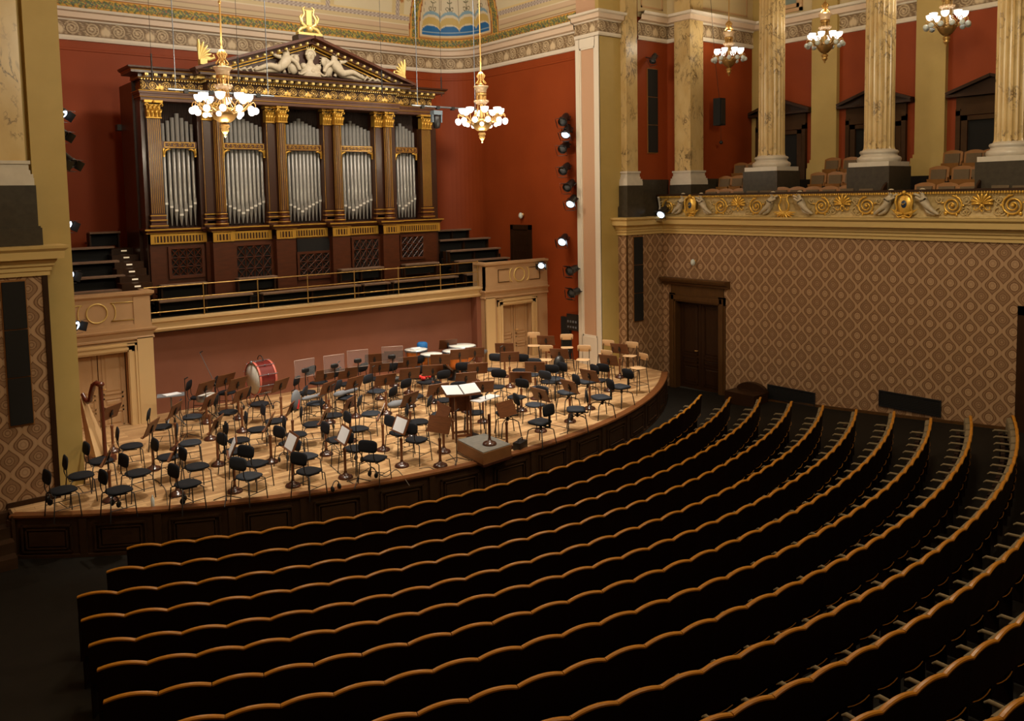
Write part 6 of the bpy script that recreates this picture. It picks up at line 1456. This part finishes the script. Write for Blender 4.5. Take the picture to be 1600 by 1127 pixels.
# ================================================================ chandeliers
def chandelier(lab, lit, rf=.9, name='chandelier'):
    t = thing(name, (0, 0, 0), lab, 'chandelier', 'brass chandeliers')
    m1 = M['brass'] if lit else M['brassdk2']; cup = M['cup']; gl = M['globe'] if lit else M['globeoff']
    b = MB(); b.tube([(0, 0, 1.2), (0, 0, 6.5)], .02, 8); b.sph((0, 0, 2.42), .04, 6); b.build('rod', m1, t)
    b = MB()
    for k in range(8):
        a = k * PI / 4; b.tube([(.03 * math.cos(a), .03 * math.sin(a), 1.36), (.11 * math.cos(a), .11 * math.sin(a), 1.26), (.06 * math.cos(a), .06 * math.sin(a), 1.17), (.15 * math.cos(a), .15 * math.sin(a), 1.05)], [.02, .025, .02, .015], 5)
    b.lathe([(.001, 1.36), (.04, 1.30), (.03, 1.1), (.08, 1.02)], 12); b.build('crown', m1, t)
    b = MB(); b.lathe([(.02, 1.0), (.205, .98), (.21, .955), (.17, .91), (.15, .86), (.155, .82), (.14, .80), (.02, .80)], 20); b.build('dish', M['cdish'], t)
    b = MB()
    for k in range(8):
        a = k * PI / 4; b.tube([(.125 * math.cos(a), .125 * math.sin(a), .80), (.125 * math.cos(a), .125 * math.sin(a), .60)], .014, 6)
    b.lathe([(.07, .8), (.07, .6)], 10); b.lathe([(.15, .79), (.155, .75), (.15, .72)], 16); b.build('lantern_columns', m1, t)
    b = MB(); b.lathe([(.13, .60), (.17, .58), (.18, .53), (.15, .49), (.10, .48)], 18)
    for k in range(10): a = k * PI / 5; b.sph((.18 * math.cos(a), .18 * math.sin(a), .56), .035, 5)
    b.build('middle_ring', M['cdish'], t)
    b = MB()
    for k in range(10):
        a = k * PI / 5; b.tube([(.11 * math.cos(a), .11 * math.sin(a), .50), (.115 * math.cos(a), .115 * math.sin(a), .33), (.17 * math.cos(a), .17 * math.sin(a), .22), (.30 * math.cos(a), .30 * math.sin(a), .05)], .011, 5)
    b.lathe([(.05, .5), (.05, .1)], 8); b.build('cage', m1, t)
    b = MB(); b.lathe([(.30, .06), (.335, .04), (.335, -.08), (.29, -.13), (.24, -.19), (.14, -.26), (.05, -.28)], 24)
    for k in range(16): a = k * PI / 8; b.sph((.33 * math.cos(a), .33 * math.sin(a), -.02), .03, 5)
    b.xf(Matrix.Diagonal((rf, rf, 1, 1))); b.build('basket', M['brassdk'], t)
    b = MB(); b.lathe([(.04, -.28), (.10, -.32), (.11, -.36), (.07, -.40), (.09, -.44), (.055, -.50), (.02, -.54), (.03, -.57), (.001, -.60)], 14); b.build('finial', m1, t)
    for k in range(12):
        a = k * PI / 6 + .13; ca, sa = math.cos(a), math.sin(a)
        b = MB(); b.tube([(.32 * rf * ca, .32 * rf * sa, -.02), (.50 * rf * ca, .50 * rf * sa, .03), (.64 * rf * ca, .64 * rf * sa, .16), (.72 * rf * ca, .72 * rf * sa, .20), (.76 * rf * ca, .76 * rf * sa, .15), (.76 * rf * ca, .76 * rf * sa, .09)], .012, 5); arm = b.build('arm', m1, t)
        b = MB(); b.sph((.76 * rf * ca, .76 * rf * sa, .0), .08, 8); b.build('glass_globe', gl, arm)
    for k in range(8):
        a = k * PI / 4 + .3; ca, sa = math.cos(a), math.sin(a)
        b = MB(); b.tube([(.30 * rf * ca, .30 * rf * sa, .0), (.46 * rf * ca, .46 * rf * sa, -.02), (.58 * rf * ca, .58 * rf * sa, .06), (.60 * rf * ca, .60 * rf * sa, .22)], .013, 5); arm = b.build('cup_arm', m1, t)
        b = MB(); b.lathe([(.025, .20), (.07, .23), (.105, .29), (.11, .36), (.095, .36), (.03, .30)], 12, (.60 * rf * ca, .60 * rf * sa, 0)); b.build('glass_cup', cup, arm)
    if lit:
        for k in range(5):
            a = k * PI * .4 + .3; ca, sa = math.cos(a), math.sin(a); b = MB(); b.tube([(.3 * rf * ca, .3 * rf * sa, -.05), (.44 * rf * ca, .44 * rf * sa, -.02)], .012, 5); arm = b.build('inner_arm', m1, t)
            b = MB(); b.sph((.46 * rf * ca, .46 * rf * sa, -.10), .06, 7); b.build('glass_globe', gl, arm)
    return t
M['cdish'] = mat('pale_dish_brass', (0.85, 0.62, 0.38), 0.35, metal=0.3); M['brassdk2'] = mat('aisle_chandelier_brass', (0.46, 0.27, 0.08), 0.32, metal=0.7)  # paler brass tone for the dish and middle ring
c1 = chandelier('large lit chandelier with white globes hanging before the left part of the organ', True); c1.location = (6.99, 19.0, 8.22); c1.scale = (1, 1, 1)
c2 = copy_tree(c1); c2['label'] = 'large lit chandelier with white globes hanging right of the organ'; c2.location = (14.30, 19.0, 8.27); c2.scale = (1, 1, 1)
c3 = chandelier('', False, .74); c3.location = (21.5, 16.0, 10.18); c3.scale = (.84, .84, .84)
c3['label'] = 'balcony chandelier with unlit lower globes, leftmost, by the black hanging speaker'
for (y, z, l) in ((12.83, 10.14, 'balcony chandelier with unlit lower globes between the first two fluted columns'), (9.59, 10.10, 'balcony chandelier with unlit lower globes cut by the top edge, farthest right')):
    c = copy_tree(c3); c.location = (21.5, y, z); c.scale = (.84, .84, .84); c['label'] = l
for x in (6.99, 14.30): lamp('chandelier_light', 'POINT', (x, 19.0, 7.55), 130, CHAN, size=.2); lamp('chandelier_light', 'POINT', (x, 19.0, 9.7), 110, CHAN, size=.25)
for y in (16.0, 12.83, 9.59): lamp('chandelier_light', 'POINT', (21.5, y, 11.05), 95, CHAN, size=.2)

# ================================================================ stage spotlights, truss bars, speakers, wall lights
def spot_mesh():
    b = MB(); b.lathe([(.001, -.24), (.07, -.23), (.09, -.15), (.10, .05), (.115, .08), (.115, .14), (.10, .14), (.10, .10)], 14); return b
SPM = spot_mesh().mesh('lamp_body', M['black']); LNS = MB().lathe([(.095, .105), (.098, .115), (.08, .14), (.04, .155), (.001, .16)], 14).mesh('lens', M['lens']); LNSoff = MB().lathe([(.001, .105), (.095, .105), (.095, .11), (.001, .11)], 14).mesh('lens', M['greyc'])
fb = MB()
for sx in (-1, 1):
    fb.obox((sx * .14, 0, .19), (.035, 0, .06), (0, .10, 0), (.003, 0, -.002)); fb.obox((0, sx * .14, .19), (.10, 0, 0), (0, .035, .06), (0, .003, -.002))
BARN = fb.mesh('barn_doors', M['black'])
YOK = MB().tube([(-.13, 0, 0), (-.14, 0, -.14), (0, 0, -.20), (.14, 0, -.14), (.13, 0, 0)], .012, 5).mesh('yoke', M['black'])
def spotlight(P, target, lit, lab, mount=None, s=1.0):
    t = thing('stage_spotlight', P, lab, 'spotlight', 'black theatre spotlights'); 
    q = (Vector(target) - Vector([float(a) for a in P])).to_track_quat('Z', 'Y').to_euler()
    for nme, me in (('lamp_body', SPM), ('lens', LNS if lit else LNSoff), ('barn_doors', BARN), ('yoke', YOK)): inst(nme, me, t, (0, 0, 0), q, s)
    if mount is not None:
        b = MB(); d_ = np.array(mount) - np.array(P); b.tube([(0, 0, .0), tuple(d_)], .018, 6); b.build('mounting_arm', M['black'], t)
RS = [(881, 187, 0), (885, 206, 1), (881, 230, 0), (882, 264, 0), (889, 290, 0), (893, 315, 1), (880, 375, 1), (894, 422, 0), (897, 457, 0)]
for k, (u, v, lit) in enumerate(RS):
    P = ony(u, v, 18.9 + (.25 if u < 886 else 0)); P = onx(u, v, 17.85)
    spotlight(P, (11, 15.5, 1.0) if lit else (9, 15 + k * .3, 2.0), lit, 'black stage spotlight beside the proscenium strip, %s from the top%s' % (ords[k], ' and lit' if lit else ''), (18.1, P[1], P[2]), 1.25)
spotlight(ony(846, 413, 20.7), (12, 15, 1), 1, 'lit black spotlight at the right end of the choir parapet', (18.15, 20.76, 4.1))
spotlight(onx(1035, 332, 20.1), (12, 15, 1), 1, 'lit black spotlight clamped to the balcony ledge left end', (20.35, 17.5, 5.9), 1.2)
spotlight(ony(1021, 92, 17.7), (12, 15, 1), 0, 'small dark spotlight high over the tall speaker in the balcony', (20.0, 18.0, 10.4), .9)
LSP = [(103, 172, 1), (103, 205, 0), (117, 250, 0), (110, 347, 1), (113, 427, 1), (122, 506, 1)]
for k, (u, v, lit) in enumerate(LSP):
    P = ony(u - 11, v, 18.7); spotlight(P, (8, 12.5, 1.0), lit, 'black stage spotlight beside the left proscenium, %s from the top' % ords[k], (3.2, 18.3, P[2]), 1.0)
for k, (u, v) in enumerate(((885, 206), (893, 315), (880, 375), (846, 413), (1035, 332))):
    P = onx(u, v, 17.8) if k < 3 else (ony(846, 413, 20.6) if k == 3 else onx(1035, 332, 20.0)); lamp('spotlight_beam', 'SPOT', P, 60, (.85, .93, 1.0), (11.5, 16.5, .8), .08, .75, .6)
for k, (u, v) in enumerate(((103, 172), (110, 347), (113, 427), (122, 506))):
    P = ony(u + 6, v, 18.5); lamp('spotlight_beam', 'SPOT', P, 60, (.85, .93, 1.0), (11.5, 16.0, .8), .08, .75, .6)
def truss(u0, v0, u1, v1, y, rods, lab):
    a = ony(u0, v0, y); c = ony(u1, v1, y); z = (a[2] + c[2]) / 2
    t = thing('lighting_bar', (a[0], y, z), lab, 'lighting bar', 'hanging lighting bars')
    b = MB(); b.tube([(0, 0, 0), (c[0] - a[0], 0, c[2] - a[2])], .028, 8); b.build('bar', M['steel'], t)
    for u in rods: x = ony(u, 150, y)[0] - a[0]; b = MB(); b.tube([(x, 0, 0), (x, 0, 14.0 - z)], .012, 5); b.build('suspension_rod', M['steel'], t)
    b = MB()
    for k in range(4): x = (c[0] - a[0]) * (k + .7) / 4.4; b.box(x - .05, x + .05, -.05, .05, -.08, .02)
    b.build('clamps', M['black'], t)['kind'] = 'stuff'
truss(262, 138, 428, 150, 20.6, (275, 419), 'thin steel lighting bar hanging across the left chandelier')
truss(643, 164, 745, 171, 20.6, (652, 742), 'thin steel lighting bar with the moving head lamp, right of the organ')
P = ony(682, 185, 20.6); t = thing('moving_head_lamp', P, 'grey moving head stage lamp hanging under the right lighting bar', 'spotlight')
b = MB(); b.box(-.15, .15, -.1, .1, .10, .22); b.build('lamp_base', M['mhl'] if 'mhl' in M else M.setdefault('mhl', mat('grey_blue_lamp_housing', (0.13, 0.17, 0.21), 0.35)), t)
b = MB(); b.box(-.17, -.13, -.05, .05, -.12, .12); b.box(.13, .17, -.05, .05, -.12, .12); b.build('yoke', M['mhl'], t)
b = MB(); b.lathe([(.001, -.30), (.09, -.28), (.12, -.15), (.12, .05), (.07, .08), (.001, .08)], 14); b.build('lamp_head', M['black'], t)
for (u, y, lab) in ((238, 21.0, 'thin rod hanging in front of the organ cornice at its left'), (373, 21.0, 'thin rod hanging in front of the left half of the pediment'), (597, 21.0, 'thin rod hanging in front of the right half of the pediment'), (690, 23.5, 'thin dark rod hanging right of the organ pediment')):
    v0 = {238: 125, 373: 128, 597: 145, 690: 150}[u]; P = ony(u, v0, y); b = MB(); b.tube([(0, 0, 0), (0, 0, 14.0 - P[2])], .006, 5); b.tube([(0, 0, -.01), (0, 0, .62)], .020, 6); o = b.build('hanging_rod', M['black'], None, P); tag(o, lab, 'rod', 'hanging rods before the organ')
P = ony(194, 200, 24.4); b = MB(); b.box(-.2, .2, -.12, .12, -.08, .08); b.tube([(0, .12, 0), (0, .9, .0)], .02, 5); o = b.build('wall_box', M['black'], None, P); tag(o, 'small dark box on the red wall left of the organ', 'box')
# hanging and column loudspeakers
def colspk(x0, x1, y, z0, z1, n, lab):
    t = thing('column_speaker', ((x0 + x1) / 2, y, z0), lab, 'loudspeaker', 'tall flush column speakers'); w2 = (x1 - x0) / 2; h = (z1 - z0) / n
    b = MB(); b.box(-w2 - .02, w2 + .02, -.01, .03, -.02, z1 - z0 + .02); b.build('speaker_frame', M['seatwood'], t)
    for k in range(n): b = MB(); b.box(-w2, w2, -.04, -.005, k * h + .012, (k + 1) * h - .012); b.build('speaker_grille', M['hole'], t)
colspk(19.15, 19.54, 17.79, 2.2, 4.84, 3, 'tall black three part speaker set in the right patterned pier')
colspk(2.14, 2.50, 16.99, 2.24, 4.83, 3, 'tall black three part speaker set in the left patterned pier')
a = ony(1013, 107, 17.95); c = ony(1028, 239, 17.95); colspk(a[0], c[0], 17.98, c[2], a[2], 3, 'tall black three part speaker on the red wall between two marble piers')
P = ony(1124, 175, 16.6); t = thing('hanging_speaker', P, 'black box loudspeaker hanging on a cord before the red balcony wall', 'loudspeaker')
b = MB(); b.box(-.14, .14, -.13, .13, -.42, .42); b.build('speaker_box', M['visor'], t); b = MB(); b.box(-.10, .10, -.145, -.13, -.37, .37); b.build('speaker_grille', M['black'], t)
b = MB(); b.tube([(0, 0, .38), (-.35, -.1, 1.6), (-.9, -.3, 4.0)], .008, 4); b.tube([(.05, 0, -.2), (.22, .1, -.9)], .006, 4); b.sph((.22, .1, -.94), .06, 6); b.build('cord', M['black'], t)
# globe wall lights
for (fn, lab) in ((lambda: onx(1084, 410, 20.42), 'pale globe wall light above the dark door in the patterned wall'), (lambda: onx(815, 337, 18.1), 'pale globe wall light above the small dark choir door')):
    P = fn(); t = thing('wall_light', P, lab, 'wall light', 'pale globe wall lights'); b = MB(); b.sph((-.04, 0, 0), .095, 8, 0, (.8, .8, 1.1)); b.build('glass_globe', M['globeoff'], t); b = MB(); b.sph((.05, 0, .03), .06, 6); b.tube([(0, 0, 0), (.10, 0, .03)], .03, 6); b.build('bracket', M['brass'], t)
# small dark door in the niche wall, and the panels low on it
d = bpy.data.objects.new('door_10', None); COL.objects.link(d); d['kind'] = 'structure'
a = onx(799, 351, 18.2); c = onx(832, 405, 18.2)
b = MB(); y0, y1 = sorted((a[1], c[1])); z1 = a[2]
b.box(18.14, 18.2, y0, y0 + .14, 3.3, z1); b.box(18.14, 18.2, y1 - .14, y1, 3.3, z1); b.box(18.14, 18.2, y0, y1, z1 - .16, z1); b.build('door_frame', M['doorwood'], d)
b = MB(); b.box(18.17, 18.2, y0 + .12, y1 - .12, 3.3, z1 - .14)
b.box(18.155, 18.17, y0 + .25, y1 - .25, 4.5, z1 - .3); b.box(18.155, 18.17, y0 + .25, y1 - .25, 3.6, 4.3); b.build('door_leaf', M['doorwood'], d)
a = onx(886, 490, 18.15); c = onx(904, 518, 18.15); y0, y1 = sorted((a[1], c[1])); t = thing('patch_panel', (18.16, (a[1] + c[1]) / 2, c[2]), 'dark socket panel low on the red wall behind the tall stools', 'panel')
b = MB(); b.box(-.03, .03, -(y1 - y0) / 2, (y1 - y0) / 2, 0, a[2] - c[2]); b.build('panel_plate', M['black'], t)
b = MB()
for k in range(4): b.box(-.045, -.03, -.2 + k * .12, -.14 + k * .12, .25, .32); b.box(-.045, -.03, -.2 + k * .12, -.14 + k * .12, .08, .14)
b.build('sockets', M['greyc'], t)['kind'] = 'stuff'
P = onstage(898, 560); b = MB(); b.box(-.22, .22, -.2, .2, 0, 1.35); b.box(-.24, .24, -.22, .22, .0, .1); b.box(-.2, .2, -.23, -.2, .2, .7); b.box(-.2, .2, -.23, -.2, .78, 1.25); o = b.build('equipment_rack', M['visor'], None, (P[0], P[1] + .2, P[2])); tag(o, 'tall black equipment rack standing by the red wall behind the stools', 'rack')
# a sofa and small things at the foot of the right wall, behind the seats
a = onx(1170, 640, 20.2); t = thing('bench_seat', (20.0, 14.3, 0.0), 'dark brown rounded bench seat against the patterned wall behind the seat rows', 'bench')
b = MB(); b.box(-.3, .35, -.5, .5, .1, .45); b.build('seat', M['doorwood'], t)
b = MB(); b.ext([(-.5, .4)] + [(.5 * math.cos(PI - PI * k / 12), .4 + .28 * math.sin(PI * k / 12)) for k in range(13)][1:-1] + [(.5, .4)], 'x', .25, .40); b.build('curved_back', M['doorwood'], t)
# dark steps by the left wall at the stage end
t = thing('stage_steps', (1.2, 16.0, 0), 'dark wooden steps up to the stage at the left wall', 'steps')
for k in range(4): b = MB(); b.box(-.3, .8, .05 + .25 * k, .95, 0, .19 * (k + 1)); b.build('step', M['fascia'], t)
for o in protos.values():
    pass
bpy.context.view_layer.update()
